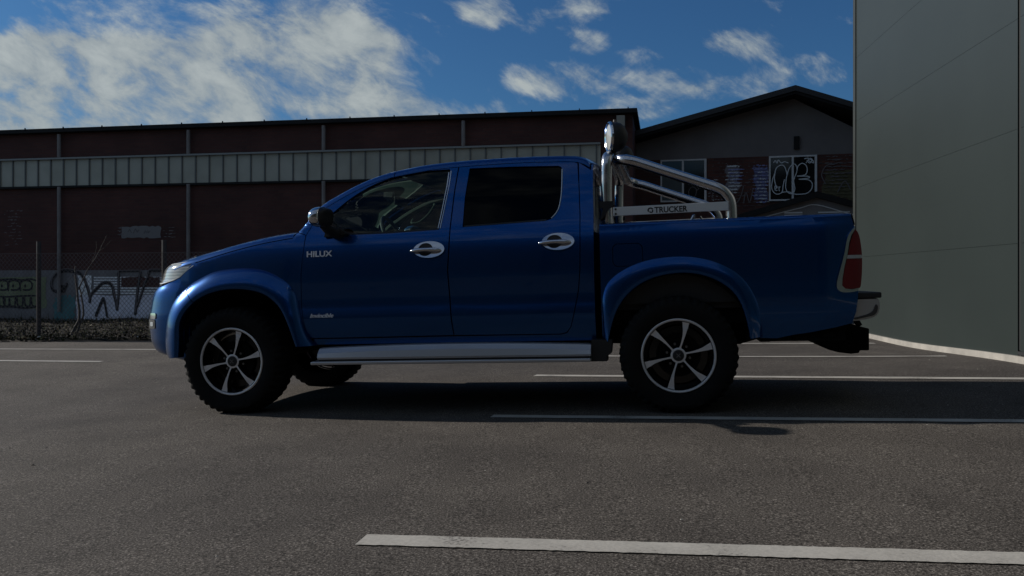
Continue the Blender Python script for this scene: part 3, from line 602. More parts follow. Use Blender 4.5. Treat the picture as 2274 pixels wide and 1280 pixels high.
def panel(name, outer, fmap, m, parent=P, holes=(), step=.04, depth=.012, both=True, off=0, bz=None):
    loops = [[Vector((a,b,0)) for a,b in lp] for lp in [outer]+list(holes)]
    flat = [v for lp in loops for v in lp]; tris = tessellate_polygon(loops)
    bm = bmesh.new(); vs = [bm.verts.new(v) for v in flat]
    for t in tris:
        try: bm.faces.new([vs[i] for i in t])
        except ValueError: pass
    for ax in (0, 1):
        lo = min(v[ax] for v in flat); hi = max(v[ax] for v in flat); n = int((hi-lo)/step)
        for k in range(1, n+1):
            co = Vector((0,0,0)); co[ax] = lo+k*(hi-lo)/(n+1); no = Vector((0,0,0)); no[ax] = 1
            bmesh.ops.bisect_plane(bm, geom=bm.verts[:]+bm.edges[:]+bm.faces[:], plane_co=co, plane_no=no, dist=1e-5)
    bm.verts.ensure_lookup_table(); bm.verts.index_update()
    V = []; Nn = []; e = .003; flip = fmap.__name__ == 'fnose'
    for v in bm.verts:
        a, b = v.co.x, v.co.y; p = fmap(a, b); da = fmap(a+e, b)-fmap(a-e, b); db = fmap(a, b+e)-fmap(a, b-e)
        n = da.cross(db)
        n = n.normalized() if n.length > 1e-12 else Vector((0,-1,0))
        if flip: n = -n
        V.append(p+n*off); Nn.append(n)
    Fc = []
    for f in bm.faces:
        idx = [v.index for v in f.verts]
        if (f.normal.z < 0) != flip: idx.reverse()
        Fc.append(tuple(idx))
    if depth:
        for ed in bm.edges:
            if len(ed.link_faces) == 1:
                f = ed.link_faces[0]; i, j = ed.verts[0].index, ed.verts[1].index
                idx = [v.index for v in f.verts]
                if (f.normal.z < 0) != flip: idx.reverse()
                k = idx.index(i)
                if idx[(k+1)%len(idx)] != j: i, j = j, i
                a, b = V[i], V[j]; c, d = b-Nn[j]*depth, a-Nn[i]*depth; q = (b-a).cross(d-a)
                q = -q.normalized() if q.length > 1e-12 else Nn[i]
                k = len(V); V += [a, b, c, d]; Nn += [q]*4; Fc.append((k+1, k, k+3, k+2))
    bm.free(); res = []
    for mir in ((False, True) if both else (False,)):
        VV = [Vector((v.x, 2*YC-v.y, v.z)) for v in V] if mir else V
        NN = [Vector((n.x, -n.y, n.z)) for n in Nn] if mir else Nn
        FF = [f[::-1] for f in Fc] if mir else Fc
        pr = parent[1] if (mir and isinstance(parent, (list,tuple))) else (parent[0] if isinstance(parent, (list,tuple)) else parent)
        o = mobj(name, VV, FF, m, pr, True); o.data.normals_split_custom_set_from_vertices([tuple(n) for n in NN]); res.append(o)
    return res
def up(xs, q):  # curve of constant q above the roll line
    return [(x, z0f(x)[0]+q) for x in xs]
def lin(a, b, n): return [lerp(a,b,i/(n-1)) for i in range(n)]
# arches
ARF_IN = sp2([(-.400,.40),(-.392,.50),(-.383,.638),(-.327,.733),(-.22,.815),(-.064,.862),(.107,.864),(.262,.826),(.373,.735),(.440,.60),(.486,.465)], 5)
ARF_OUT = sp2([(-.575,.385),(-.578,.50),(-.566,.60),(-.540,.704),(-.478,.815),(-.370,.905),(-.25,.965),(-.128,1.008),(.078,1.024),(.247,1.002),(.392,.930),(.478,.838),(.512,.713),(.551,.557),(.615,.465)], 5)
ARR_IN = sp2([(2.640,.46),(2.661,.55),(2.705,.665),(2.777,.763),(2.88,.838),(3.01,.880),(3.164,.888),(3.302,.852),(3.411,.782),(3.477,.688),(3.514,.56),(3.530,.465)], 5)
ARR_OUT = sp2([(2.606,.48),(2.606,.62),(2.612,.76),(2.655,.855),(2.768,.935),(2.92,.985),(3.10,1.000),(3.26,.980),(3.40,.925),(3.50,.845),(3.565,.74),(3.60,.62),(3.612,.475)], 5)
def mid(A, B, t, n=40): return [(lerp(a[0],b[0],t), lerp(a[1],b[1],t)) for a, b in zip(resample(A,n), resample(B,n))]
# fender
MF = mid(ARF_IN, ARF_OUT, .35)
fen_x = lin(-.305, .455, 26)
fender = [(.537,1.119),(.521,.962),(.516,.743),(.546,.56),(.575,.49)]
arch = [p for p in MF if p[1] > .475 and p[0] > -.36]
arch = arch[::-1]
polyF = [(.575,.483)]+arch+[(-.385,.82),(-.400,.90),(-.43,.945),(-.44,.972),(-.37,1.03),(-.315,1.085)]+up(fen_x, .012)+[(.475,1.262),(.548,1.235),(.538,1.119),(.520,.962),(.515,.743),(.545,.556)]
panel('front_fender', polyF, fside, PAINT)
# bonnet
hx = lin(-.50, .455, 26)
panel('bonnet', up(hx, .019)+[(x, smax(x)) for x in hx[::-1]], fside, PAINT, step=.06)
# base of the windscreen pillar, cab shell with windows cut out
px = lin(.492, 1.16, 26)
panel('windscreen_pillar', [(.552,1.238),(.492,1.264)]+up(px, .075)+[(1.16,z0f(1.16)[0]-.005)]+up(lin(1.15,.60,20), -.004)+[(.585,1.296)], fside, PAINT)
panel('windscreen', up(lin(.52,1.13,20), .080)+[(x, smax(x)) for x in lin(1.13,.52,20)], fside, GLASS, step=.08, depth=0)
rx_ = lin(1.165, 2.50, 34)
panel('roof', up(rx_, -.004)+[(2.535,z0f(2.535)[0]-.0)]+[(2.55, smax(2.55))]+[(x, smax(x)) for x in rx_[::-1]], fside, PAINT, step=.06)
# doors
FD_ = [(.541,1.117),(.524,.962),(.519,.743),(.549,.556),(.562,.528),(.580,.517),(1.10,.519),(1.596,.521),(1.582,.718),(1.570,.961),(1.580,1.082),(1.587,1.24),(1.594,1.35),(1.606,1.518),(1.622,z0f(1.622)[0]-.008)]
FD_ += [(x, z-.008) for x, z in [(x, z0f(x)[0]) for x in lin(1.60,.60,24)]]+[(.588,1.292),(.556,1.235)]
FW = sp2([(.771,1.232),(.728,1.300),(.723,1.365)], 3)+sp2([(.735,1.388),(.861,1.490),(1.017,1.580),(1.177,1.630),(1.371,1.658),(1.562,1.664)], 4)+[(1.568,1.655),(1.553,1.489),(1.535,1.36),(1.514,1.237),(1.147,1.226),(.95,1.226)]
RD_ = [(1.604,.521),(2.324,.517),(2.365,.527),(2.395,.565),(2.422,.668),(2.45,.80),(2.464,.933),(2.469,1.1),(2.470,1.29),(2.462,1.5),(2.452,z0f(2.452)[0]-.012)]
RD_ += [(x, z0f(x)[0]-.008) for x in lin(2.43,1.64,20)]+[(1.630,z0f(1.63)[0]-.008),(1.614,1.518),(1.602,1.35),(1.595,1.24),(1.588,1.082),(1.578,.961),(1.590,.718)]
RW = [(1.704,1.662),(2.012,1.658),(2.325,1.646),(2.345,1.635),(2.353,1.60),(2.351,1.50),(2.346,1.42),(2.332,1.35),(2.310,1.305),(2.28,1.277),(2.24,1.266),(2.148,1.263),(1.90,1.254),(1.677,1.247),(1.683,1.45)]
fd = panel('front_door', FD_, fside, PAINT, holes=[FW], depth=.02)
rd = panel('rear_door', RD_, fside, PAINT, holes=[RW], depth=.02)
panel('side_window', FW, fside, GLASS, parent=fd, off=-.014, depth=0)
panel('side_window', RW, fside, GLASSD, parent=rd, off=-.012, depth=0)
def strip(pts, w, off, name, m, parent, fm=fside):
    """thin band following a curve on the body side"""
    L = []; R_ = []; n = len(pts)
    for i, p in enumerate(pts):
        a = pts[max(i-1,0)]; b = pts[min(i+1,n-1)]; dx, dz = b[0]-a[0], b[1]-a[1]; l = math.hypot(dx,dz) or 1
        L.append((p[0]-dz/l*w/2, p[1]+dx/l*w/2)); R_.append((p[0]+dz/l*w/2, p[1]-dx/l*w/2))
    return panel(name, L+R_[::-1], fm, m, parent=parent, off=off, depth=.006, step=.5)
def glinttube(pts, r, name, m, doors, off=.002):
    for s_ in (0,1):
        Q = []
        for x, z in sp2(pts, 5):
            v = fside(x, z); y = v.y-off; Q.append((x, 2*YC-y if s_ else y, z))
        MB().tube(Q, r, 8).build(name, m, doors[s_], True)
glinttube([(1.5585,1.64),(1.553,1.55),(1.545,1.489),(1.527,1.36),(1.508,1.245)], .0042, 'window_glint', CHROME, fd, .0)  # chrome tubes added to draw the bright glint along the window edges
glinttube([(1.574,1.65),(1.568,1.55),(1.560,1.489),(1.541,1.36),(1.522,1.245)], .0035, 'window_glint', CHROME, fd, .001)
glinttube([(2.350,1.62),(2.350,1.50),(2.345,1.42),(2.331,1.35),(2.309,1.31),(2.282,1.282)], .0042, 'window_glint', CHROME, rd, .001)
strip([(.775,1.236),(.95,1.231),(1.147,1.231),(1.507,1.242)], .012, .001, 'window_seal', BLACK, fd)
strip([(1.690,1.253),(1.90,1.260),(2.148,1.269),(2.25,1.273)], .010, .001, 'window_seal', BLACK, rd)
# cab side behind the rear door + rocker
CQ = [(2.552,.47),(2.560,1.0),(2.562,1.316),(2.557,1.48)]+[(2.553,z0f(2.553)[0]-.006)]+[(2.462,z0f(2.462)[0]-.006),(2.468,1.5),(2.476,1.29),(2.475,1.1),(2.470,.933),(2.456,.80),(2.428,.668),(2.40,.565),(2.37,.521),(2.33,.511),(1.6,.512),(1.0,.509),(.59,.509),(.60,.47)]
panel('cab_side', CQ, fside, PAINT)
# cab rear wall and window
def cabsec(x, inset=0):
    out = []
    for k in range(24):
        s = lerp(.47, z0f(x)[0], k/23); v = fside(x, s); out.append((v.y+inset, s))
    z0 = z0f(x)[0]; sm_ = smax(x)
    for k in range(1, 20):
        v = fside(x, lerp(z0, sm_, k/19)); out.append((v.y+(inset if k < 4 else 0), v.z-inset*.6))
    return out
sec = cabsec(2.553, .0); full = sec+[(2*YC-y, z) for y, z in sec[::-1]]
V = [(2.558,y,z) for y, z in full]+[(2.545,y,z) for y, z in full]; n = len(full)
tris = tessellate_polygon([[Vector((y,z,0)) for y, z in full]])
MB().add(V, [tuple(t) for t in tris]+[tuple(i+n for i in t) for t in tris]+[(i,(i+1)%n,(i+1)%n+n,i+n) for i in range(n)]).build('cab_back', PAINT, P)
MB().add([(2.561,.33,1.30),(2.561,1.45,1.30),(2.561,1.38,1.60),(2.561,.40,1.60),(2.555,.33,1.30),(2.555,1.45,1.30),(2.555,1.38,1.60),(2.555,.40,1.60)],[(0,1,2,3),(0,4,5,1),(1,5,6,2),(2,6,7,3),(3,7,4,0)]).build('rear_window', GLASSD, P)
# bed side
MR = mid(ARR_IN, ARR_OUT, .35)
archr = [p for p in MR if p[1] > .49]
TLC = sp2([(4.181,1.150),(4.143,1.104),(4.126,1.06),(4.112,.993),(4.092,.92),(4.072,.854),(4.059,.80),(4.062,.765),(4.087,.746),(4.13,.742),(4.19,.748)], 3)
BP = [(2.600,.476)]+[(2.600,.9),(2.600,1.235+.06)]+[(x,1.295) for x in lin(2.70,4.05,20)]+[(4.13,1.28),(4.160,1.236),(4.172,1.19)]+TLC+[(4.186,.70),(4.175,.62),(4.150,.55),(4.06,.527),(3.90,.497),(3.79,.482),(3.70,.462),(3.60,.466)]+archr[::-1]
panel('bed_side', BP, fbed, PAINT, holes=[rrect(2.681,2.876,.946,1.096,.035)])
panel('fuel_flap', rrect(2.685,2.872,.950,1.092,.033), fbed, PAINT, both=False)
mb = MB().box(2.60,4.15,.17,1.61,.66,.70).box(2.605,2.63,.10,1.68,.60,1.22).box(2.63,4.15,.128,.15,.70,1.20).box(2.63,4.15,1.63,1.652,.70,1.20); mb.build('bed_liner', BLACK, P)
tgm = MB().box(4.150,4.192,.13,1.65,.62,1.21).build('tailgate', PAINT, P); bevel(tgm, .012)
# chrome strip near the top rear corner
strip([(4.166,1.228),(4.173,1.20),(4.181,1.160)], .008, .003, 'corner_trim', CHROME, P, fbed)
# tail lights
def ftail(x, z): 
    v = fbed(x, z); e = max(0, x-4.16); return Vector((x, v.y+3.0*e*e-.004, z))
LENS = sp2([(4.176,1.125),(4.150,1.05),(4.130,.97),(4.111,.90),(4.097,.83),(4.093,.785),(4.115,.765),(4.16,.764),(4.196,.768),(4.206,.80),(4.214,.878),(4.217,.976),(4.210,1.06),(4.200,1.105),(4.186,1.127)], 3, True)
sur = TLC[:-2]+[(4.185,.750),(4.187,.768)]+[(4.150,.760),(4.11,.765),(4.090,.785),(4.093,.83),(4.107,.90),(4.126,.97),(4.141,1.05),(4.156,1.095),(4.180,1.133)]
tl = panel('tail_light', LENS, ftail, RED, off=.006, depth=.05)
panel('surround', sur, ftail, CHROME, parent=tl, off=.012, depth=.03, step=.03)
panel('clear_band', [(4.124,.951),(4.128,.972),(4.214,.972),(4.215,.951)], ftail, WLENS, parent=tl, off=.010, depth=.01)
# front bumper and nose wrap
NB = [(0,(-.25,.078)),(.10,(-.40,.092)),(.18,(-.52,.106)),(.27,(-.64,.142)),(.36,(-.735,.20)),(.46,(-.805,.28)),(.58,(-.855,.42)),(.75,(-.885,.62)),(1.0,(-.895,.89))]
NBX = [(t,p[0]) for t,p in NB]; NBY = [(t,p[1]) for t,p in NB]
KZ = [(.345,.40),(.371,.60),(.41,.85),(.48,.965),(.566,.995),(.62,1.0),(.70,.995),(.76,.975),(.818,.955),(.87,.92),(.914,.855),(.96,.80),(1.02,.765),(1.06,.70),(1.085,.62),(1.106,.50),(1.12,.42)]
def fnose(t, z):
    k = cr(KZ, z); x = cr(NBX, t); y = cr(NBY, t)
    kk = -.25+(x+.25)*k
    ra = .07*(1-math.sqrt(max(0,1-min(1,(z-1.03)/.078)**2))) if z > 1.03 else 0
    return Vector((kk, y+(1-k)*.12*min(1,t*2)+ra, z))
def tof(x, z):  # parameter t where the nose surface has local x
    lo, hi = 0, 1
    for i in range(40):
        md = (lo+hi)/2
        if fnose(md, z).x > x: lo = md
        else: hi = md
    return lo
# bumper skin
bmp = [(tof(-.36,.36),.352),(1,.352),(1,.90)]+[(lerp(1,.34,i/8),.905) for i in range(9)]+[(t_,z) for t_,z in [(.30,.912),(.26,.925),(.22,.945)]]+[(tof(-.452,.966),.966),(tof(-.38,.93),.93),(tof(-.365,.9),.90),(tof(-.36,.8),.80),(tof(-.36,.65),.65),(tof(-.36,.5),.50)]
panel('front_bumper', bmp, fnose, PAINT, step=.035)
panel('lamp_surround', [(tof(-.50,.95),.93),(tof(-.50,.95),.96),(tof(-.42,1.0),1.0),(tof(-.33,1.06),1.062),(tof(-.29,1.08),1.085),(tof(-.27,.93),.93)], fnose, PAINT, off=-.006, depth=0)
MB().box(-.62,-.40,.30,1.48,.42,1.02).build('bumper_core', DARK, P)
def ribbon3(pts, w, name, m, parent, nrm_off=.004):
    return strip(pts, w, nrm_off, name, m, parent, fnose)
Q = [fnose(t,.352) for t in lin(tof(-.50,.352),1,16)]
MB().tube([(v.x,v.y-.012,v.z) for v in Q]+[(v.x,2*YC-v.y+.012,v.z) for v in Q[-2::-1]], .007, 8).build('bumper_lip', STEEL, P, True)
panel('lower_grille', rrect(.52,.99,.50,.66,.02), fnose, BLACK, off=.004, step=.05)
panel('fog_lamp_bezel', rrect(.30,.41,.672,.715,.012), fnose, CHROME, off=.006, step=.03)
panel('fog_lamp_recess', rrect(.31,.46,.60,.668,.012), fnose, BLACK, off=.004, step=.03)
panel('fog_lamp', rrect(.33,.38,.618,.650,.012), fnose, ALU, off=.006, step=.03)
# headlight
HLp = [(-.306,1.066),(-.320,1.048),(-.37,1.020),(-.43,.975),(-.50,.948),(-.57,.935),(-.640,.925)]
hl = [(tof(x,z),z) for x,z in HLp]+[(.42,.925),(.42,1.00),(.38,1.045),(.33,1.066)]+[(tof(-.44,1.074),1.074),(tof(-.38,1.080),1.080),(tof(-.335,1.078),1.078)]
HEAD = mat('headlight_glass', (.50,.52,.50), .10, 0, 1.0); m = HEAD
tc = N(m, 'ShaderNodeTexCoord'); wv = N(m, 'ShaderNodeTexWave', bands_direction='Z'); wv.inputs['Scale'].default_value = 14; wv.inputs['Distortion'].default_value = 1.2; wv.inputs['Detail'].default_value = 2; LK(m, tc.outputs['Object'], wv.inputs['Vector'])
r = ramp(m, wv.outputs['Fac'], [(.1,(.38,.39,.38)),(.5,(.50,.51,.49)),(.9,(.60,.61,.59))]); LK(m, r.outputs[0], bsdf(m).inputs['Base Color']); hls = panel('headlight', hl, fnose, HEAD, off=.003, step=.03, depth=.04)
rim_ = []; 
for a, b in zip(hl, hl[1:]+hl[:1]): rim_ += [(lerp(a[0],b[0],q), lerp(a[1],b[1],q)) for q in (0,.5)]
panel('bezel', hl, fnose, mat('headlight_bezel', (.62,.62,.60), .25), parent=hls, holes=[[(lerp(.26,a,.93), lerp(1.005,b,.92)) for a,b in hl]], off=.007, step=.03)
panel('grille', rrect(.44,1.0,.93,1.06,.01), fnose, GLOSSB, off=-.01, step=.05)
panel('grille_bar', [(.44,1.0),(1,1.0),(1,1.02),(.44,1.02)], fnose, CHROME, off=.006, step=.06)
# bonnet-side bug: small black insect-like stub on the bonnet lip
MB().tube([(-.45,.30,1.10),(-.435,.30,1.125),(-.415,.30,1.132)], .005, 6).build('bonnet_bug', BLACK, P, True)
# arch flares
def flare(IN, OUT, name, m, rise=.030, nn=44, fm=None, front=False):
    A = resample(OUT, nn); B = resample(IN, nn); q_ = [0,.06,.16,.3,.48,.66,.82,.93,1.0,1.0]
    h_ = [.004,-.014,-.034,-.052,-.066,-.075,-.078,-.072,-.052,.02]
    V = []; Fc = []; m_ = len(q_)
    for i in range(nn):
        for q, h in zip(q_, h_):
            x, z = lerp(A[i][0],B[i][0],q), lerp(A[i][1],B[i][1],q)
            yb = ysf(min(x, 2.5) if front else max(x,2.58), z)
            if front and x < -.3: yb = lerp(yb, fnose(tof(x, z), z).y, sstep(-.3,-.4,x) if False else min(1,(-.3-x)/.1))
            V.append((x, yb*(1-q)+.046*q+h*rise/.03*.9, z))
    for i in range(nn-1):
        for j in range(m_-1): a = i*m_+j; Fc.append((a,a+1,a+m_+1,a+m_))
    for mir in (0,1):
        VV = [(x,2*YC-y,z) for x,y,z in V] if mir else V
        o = mobj(name, VV, [f[::-1] for f in Fc] if not mir else Fc, m, P, True); o.data.set_sharp_from_angle(angle=math.radians(60))
cut = 17
nfl = 60; Ao = resample(ARF_OUT, nfl); Ai = resample(ARF_IN, nfl)
ks = min(range(nfl), key=lambda i: abs(Ao[i][0]+.375)+abs(Ao[i][1]-.88))
q1 = lambda S: S[:ks]+[(lerp(S[ks-1][0],S[ks][0],.8), lerp(S[ks-1][1],S[ks][1],.8))]
flare(q1(Ai), q1(Ao), 'arch_flare', PAINT, nn=20, front=True); flare(Ai[ks:], Ao[ks:], 'arch_flare', PAINT, nn=44, front=True)
flare(ARR_IN, ARR_OUT, 'arch_flare', PAINT, rise=.011, nn=52)
# wheel wells and underbody
for cx in (.045, 3.09):
    for sy in (0, 1):
        V = []; Fc = []; n = 20
        for k in range(n+1):
            t = math.pi*(1.0-1.0*k/n); x = cx+.475*math.cos(t); z = .41+.475*math.sin(t)
            for y in (.045,.5): V.append((x, 2*YC-y if sy else y, max(z,.478)))
        for k in range(n): Fc.append((2*k,2*k+1,2*k+3,2*k+2))
        Fc.append(tuple(2*k+1 for k in range(n+1)))
        mobj('wheel_well', V, Fc, DARK, P)
mb = MB().box(.60,2.54,.12,1.66,.43,.56).box(-.45,4.10,.42,.52,.36+.08,.60).box(-.45,4.10,1.26,1.36,.44,.60)
mb.box(-.45,.56,.52,1.26,.46,1.0).box(2.62,4.1,.2,1.58,.56,.66).box(3.0,3.16,.30,1.48,.32,.43).box(3.62,4.12,.13,1.65,.44,.62)
mb.box(.60,.62,.13,1.65,.5,1.18).build('underbody', DARK, P)
mb = MB().tube([(0,.3,.366),(0,1.48,.366)], .04, 10).tube([(3.083,.3,.366),(3.083,1.48,.366)], .055, 10).lathe([(.0,-.13),(.12,-.1),(.14,0),(.12,.1),(0,.13)], (3.083,.89,.366), 20)
mb.tube([(2.45,.46,.50),(2.8,.46,.42),(3.083,.46,.40),(3.5,.46,.43),(3.75,.46,.50)], .028, 8).tube([(3.30,.40,.70),(3.12,.40,.36)], .03, 8).build('axles', DARK, P, True)
MB().tube([(3.00,.30,.742),(3.075,.30,.750)], .012, 8).build('damper_sleeve', STEEL, P, True)
MB().prism([(2.528,.475),(2.524,.334),(2.628,.334),(2.630,.372),(2.655,.385),(2.665,.475)], .03, .16).prism([(2.528,.475),(2.524,.334),(2.628,.334),(2.630,.372),(2.655,.385),(2.665,.475)], 1.62, 1.75).build('mud_guard', BLACK, P)
mb = MB()
for x0, x1, z0, z1 in ((3.52,3.60,.455,.50),(3.60,3.66,.438,.50),(3.80,3.98,.44,.52),(3.95,4.06,.46,.50)): mb.box(x0,x1,.12,.9,z0,z1)
mb.tube([(3.93,.12,.445),(3.96,.12,.450)], .016, 8).build('rear_frame', DARK, P)
# step board
def board(y0s, sgn=1):
    V = []; Fc = []; n = 40
    for i in range(n+1):
        t = i/n; x = lerp(.652,2.527,t); h = .447+.020*math.sin(math.pi*min(1,t*1.0))**.8
        pr = [(.12,h+.002),(.04,h+.002),(.020,h-.003),(-.004,h-.026),(-.014,h-.034),(-.022,.386),(-.016,.374),(.12,.372)]
        V += [(x, y, z) for y, z in pr]
    m_ = 8
    for i in range(n):
        for j in range(m_): a = i*m_+j; b = i*m_+(j+1)%m_; Fc.append((a,b,b+m_,a+m_))
    Fc.append(tuple(range(m_))); Fc.append(tuple(n*m_+j for j in range(m_))[::-1])
    return V, Fc
V, Fc = board(0)
for mir in (0,1):
    VV = [(x,2*YC-y,z) for x,y,z in V] if mir else V
    o = MB().add(VV, Fc).build('side_step', ALU, P, True, 22)
    yy = (lambda y: 2*YC-y) if mir else (lambda y: y)
    o2 = MB().box(.605,2.527, min(yy(-.03),yy(.10)), max(yy(-.03),yy(.10)), .337,.360).build('tread_edge', ALU, o); bevel(o2, .006)
    MB().box(.66,2.52, min(yy(-.012),yy(.09)), max(yy(-.012),yy(.09)), .359,.373).build('gap_strip', BLACK, o)  # black strip filling the slit below the step board
# door handles
for door, cx, cz, lock in ((fd, 1.437,1.0995,True), (rd, 2.316,1.121,False)):
    ft = (lambda c0: (lambda x, z: fside(x, z)+Vector((0,.20*(z-c0),0))))(cz)
    hp = panel('handle_plate', ell(cx+.012,cz,.108,.056), ft, CHROME, parent=door, holes=[ell(cx-.012,cz+.0,.052,.044)], off=.014, depth=.016, step=.03)
    panel('handle_recess', ell(cx-.012,cz,.056,.048), fside, BLACK, parent=door, off=.002, depth=.004, step=.05)
    for s_ in (0,1):
        pts = []
        for k in range(13):
            t = k/12; x = lerp(cx-.113, cx+.096, t); v = fside(x, cz-.004+.006*math.sin(t*3.14)); y = v.y-.020-.022*math.sin(t*math.pi)**.6
            pts.append((x, 2*YC-y if s_ else y, v.z))
        rr = [.008,.012]+[.0135]*6+[.015]*3+[.013,.008]
        MB().tube(pts, rr, 12).build('handle', CHROME, door[s_], True, 60)
# mirror
def blob(c, r, m, name, parent, cutx=None, side=1, p=2.6):
    V = []; Fc = []; nu, nv = 28, 16
    for j in range(nv+1):
        ph = -math.pi/2+math.pi*j/nv
        for i in range(nu):
            th = 2*math.pi*i/nu; sg = lambda v: (abs(v)**(2/p))*(1 if v >= 0 else -1)
            x = r[0]*sg(math.cos(ph))*sg(math.cos(th)); y = r[1]*sg(math.cos(ph))*sg(math.sin(th)); z = r[2]*sg(math.sin(ph))
            if z > 0: x += z*.25; 
            if cutx is not None:
                if side > 0: x = min(x, cutx)
                else: x = max(x, cutx)
            V.append((c[0]+x, c[1]+y, c[2]+z))
    for j in range(nv):
        for i in range(nu): a = j*nu+i; b = j*nu+(i+1)%nu; Fc.append((a,b,b+nu,a+nu))
    return mobj(name, V, Fc, m, parent, True)
for s_ in (0,1):
    q = (lambda y: 2*YC-y) if s_ else (lambda y: y)
    mr = MB().tube([(.80,q(.09),1.245),(.775,q(.03),1.245),(.765,q(-.06),1.262),(.765,q(-.13),1.29)], [.045,.036,.030,.028], 12).build('door_mirror', BLACK, P, True)
    MB().prism([(.70,1.215),(.87,1.232),(.80,1.28),(.745,1.33),(.72,1.29)], min(q(.04),q(.09)), max(q(.04),q(.09))).build('mirror_foot', BLACK, mr)
    o = blob((.752,q(-.14),1.338), (.062,.125,.067), CHROME, 'mirror_shell', mr, .032, 1); o.data.set_sharp_from_angle(angle=math.radians(70))
    blob((.775,q(-.13),1.335), (.036,.12,.064), BLACK, 'mirror_housing', mr)
    blob((.712,q(-.18),1.338), (.012,.055,.010), WLENS, 'indicator', mr)
# lettering
def text(s, size, loc, m, name, parent, ext=.0015, shear=0, sx=1, rx=math.pi/2, rzz=0, offs=0):
    cu = D.curves.new(name, 'FONT'); cu.body = s; cu.size = size; cu.extrude = ext; cu.shear = shear; cu.offset = offs
    ob = D.objects.new(name, cu); COL.objects.link(ob); dg = bpy.context.evaluated_depsgraph_get(); dg.update()
    me = D.meshes.new_from_object(ob.evaluated_get(dg)); D.objects.remove(ob); me.materials.clear(); me.materials.append(m)
    w = max(v.co.x for v in me.vertices)-min(v.co.x for v in me.vertices)
    k = sx/w if sx > 0 else 1
    for v in me.vertices: v.co.x *= k
    o = D.objects.new(name, me); COL.objects.link(o); o.parent = parent; o.location = loc; o.rotation_euler = (rx, 0, rzz); return o
yy_ = ysf(.66,1.10)-.006
BADGE = mat('silver_badge', (.85,.86,.90), .4)
text('HILUX', .056, (.565,yy_,1.082), BADGE, 'badge_lettering', fd[0], .003, 0, .186, rx=math.pi/2-.09, offs=.0012)
text('Invincible', .040, (.582,ysf(.66,.668)-.004,.660), BADGE, 'badge_lettering', fd[0], .002, .35, .172, offs=.0006)
# roll bar
rb = MB().tube(spline([(2.645,.20,1.23),(2.644,.19,1.40),(2.650,.185,1.60),(2.655,.20,1.665),(2.658,.27,1.695),(2.66,.40,1.705),(2.66,.89,1.71),(2.66,1.38,1.705),(2.658,1.51,1.695),(2.655,1.58,1.665),(2.650,1.595,1.60),(2.644,1.59,1.40),(2.645,1.58,1.23)], 6), .037, 20).build('roll_bar', STEEL, P, True)
side = [(3.448,1.23),(3.446,1.33),(3.425,1.385),(3.37,1.435),(3.20,1.502),(3.0,1.578),(2.86,1.632),(2.80,1.650)]
pts = [(x,.18,z) for x,z in side]+[(2.755,.20,1.664),(2.73,.25,1.670),(2.725,.35,1.670),(2.725,.89,1.672),(2.725,1.43,1.670),(2.73,1.53,1.670),(2.755,1.58,1.664)]+[(x,1.60,z) for x,z in side[::-1]]
MB().tube(spline(pts, 6), .036, 20).build('rear_hoop', STEEL, rb, True)
for s_ in (0,1):
    q = (lambda y: 2*YC-y) if s_ else (lambda y: y)
    sp_ = MB().add([(2.688,q(.135),1.283),(3.43,q(.135),1.289),(3.43,q(.135),1.346),(2.688,q(.135),1.341),(2.688,q(.143),1.283),(3.43,q(.143),1.289),(3.43,q(.143),1.346),(2.688,q(.143),1.341)],[(0,1,2,3),(4,7,6,5),(0,4,5,1),(1,5,6,2),(2,6,7,3),(3,7,4,0)]).build('name_plate', PLATE, rb)
    bevel(sp_, .002)
    mb = MB()
    for z in (1.296,1.327): mb.tube([(2.705,q(.137),z),(2.705,q(.130),z)], .007, 8)
    mb.build('screw', DARK, sp_)
    if not s_:
        text('TRUCKER', .052, (2.958,.1345,1.294), SPRAYB, 'plate_lettering', sp_, .0012, .0, .212, offs=.0012)
        MB().add([(2.932+.020*math.cos(a)*k_, .1335, 1.311+.018*math.sin(a)*k_) for a in [math.radians(20+i*25) for i in range(9)] for k_ in (1,.55)], [(2*i,2*i+1,2*i+3,2*i+2) for i in range(8)]).build('plate_emblem', SPRAYB, sp_)
        MB().add([(2.936+.014*math.cos(a)*k_, .1333, 1.306+.013*math.sin(a)*k_) for a in [math.radians(200+i*25) for i in range(9)] for k_ in (1,.45)], [(2*i,2*i+1,2*i+3,2*i+2) for i in range(8)]).build('plate_emblem', SPRAYB, sp_)
    MB().prism([(2.60,1.345),(2.60,1.383),(2.692,1.383),(2.695,1.358),(2.66,1.33),(2.615,1.265),(2.60,1.262),(2.622,1.335)], min(q(.135),q(.20)), max(q(.135),q(.20))).build('clamp', BLACK, rb)
    MB().tube([(2.665,q(.23),1.22),(2.65,q(.22),1.30)], .03, 10).build('foot', STEEL, rb, True)
MB().tube(spline([(3.18,.42,1.22),(3.22,.42,1.29),(3.20,.42,1.20)],5),.008,6).tube([(3.05,.5,1.22),(3.12,.5,1.26),(3.17,.5,1.23)],.006,6).tube([(3.26,.45,1.28),(3.29,.45,1.22)],.007,6).build('tie_down', STEEL, P, True)
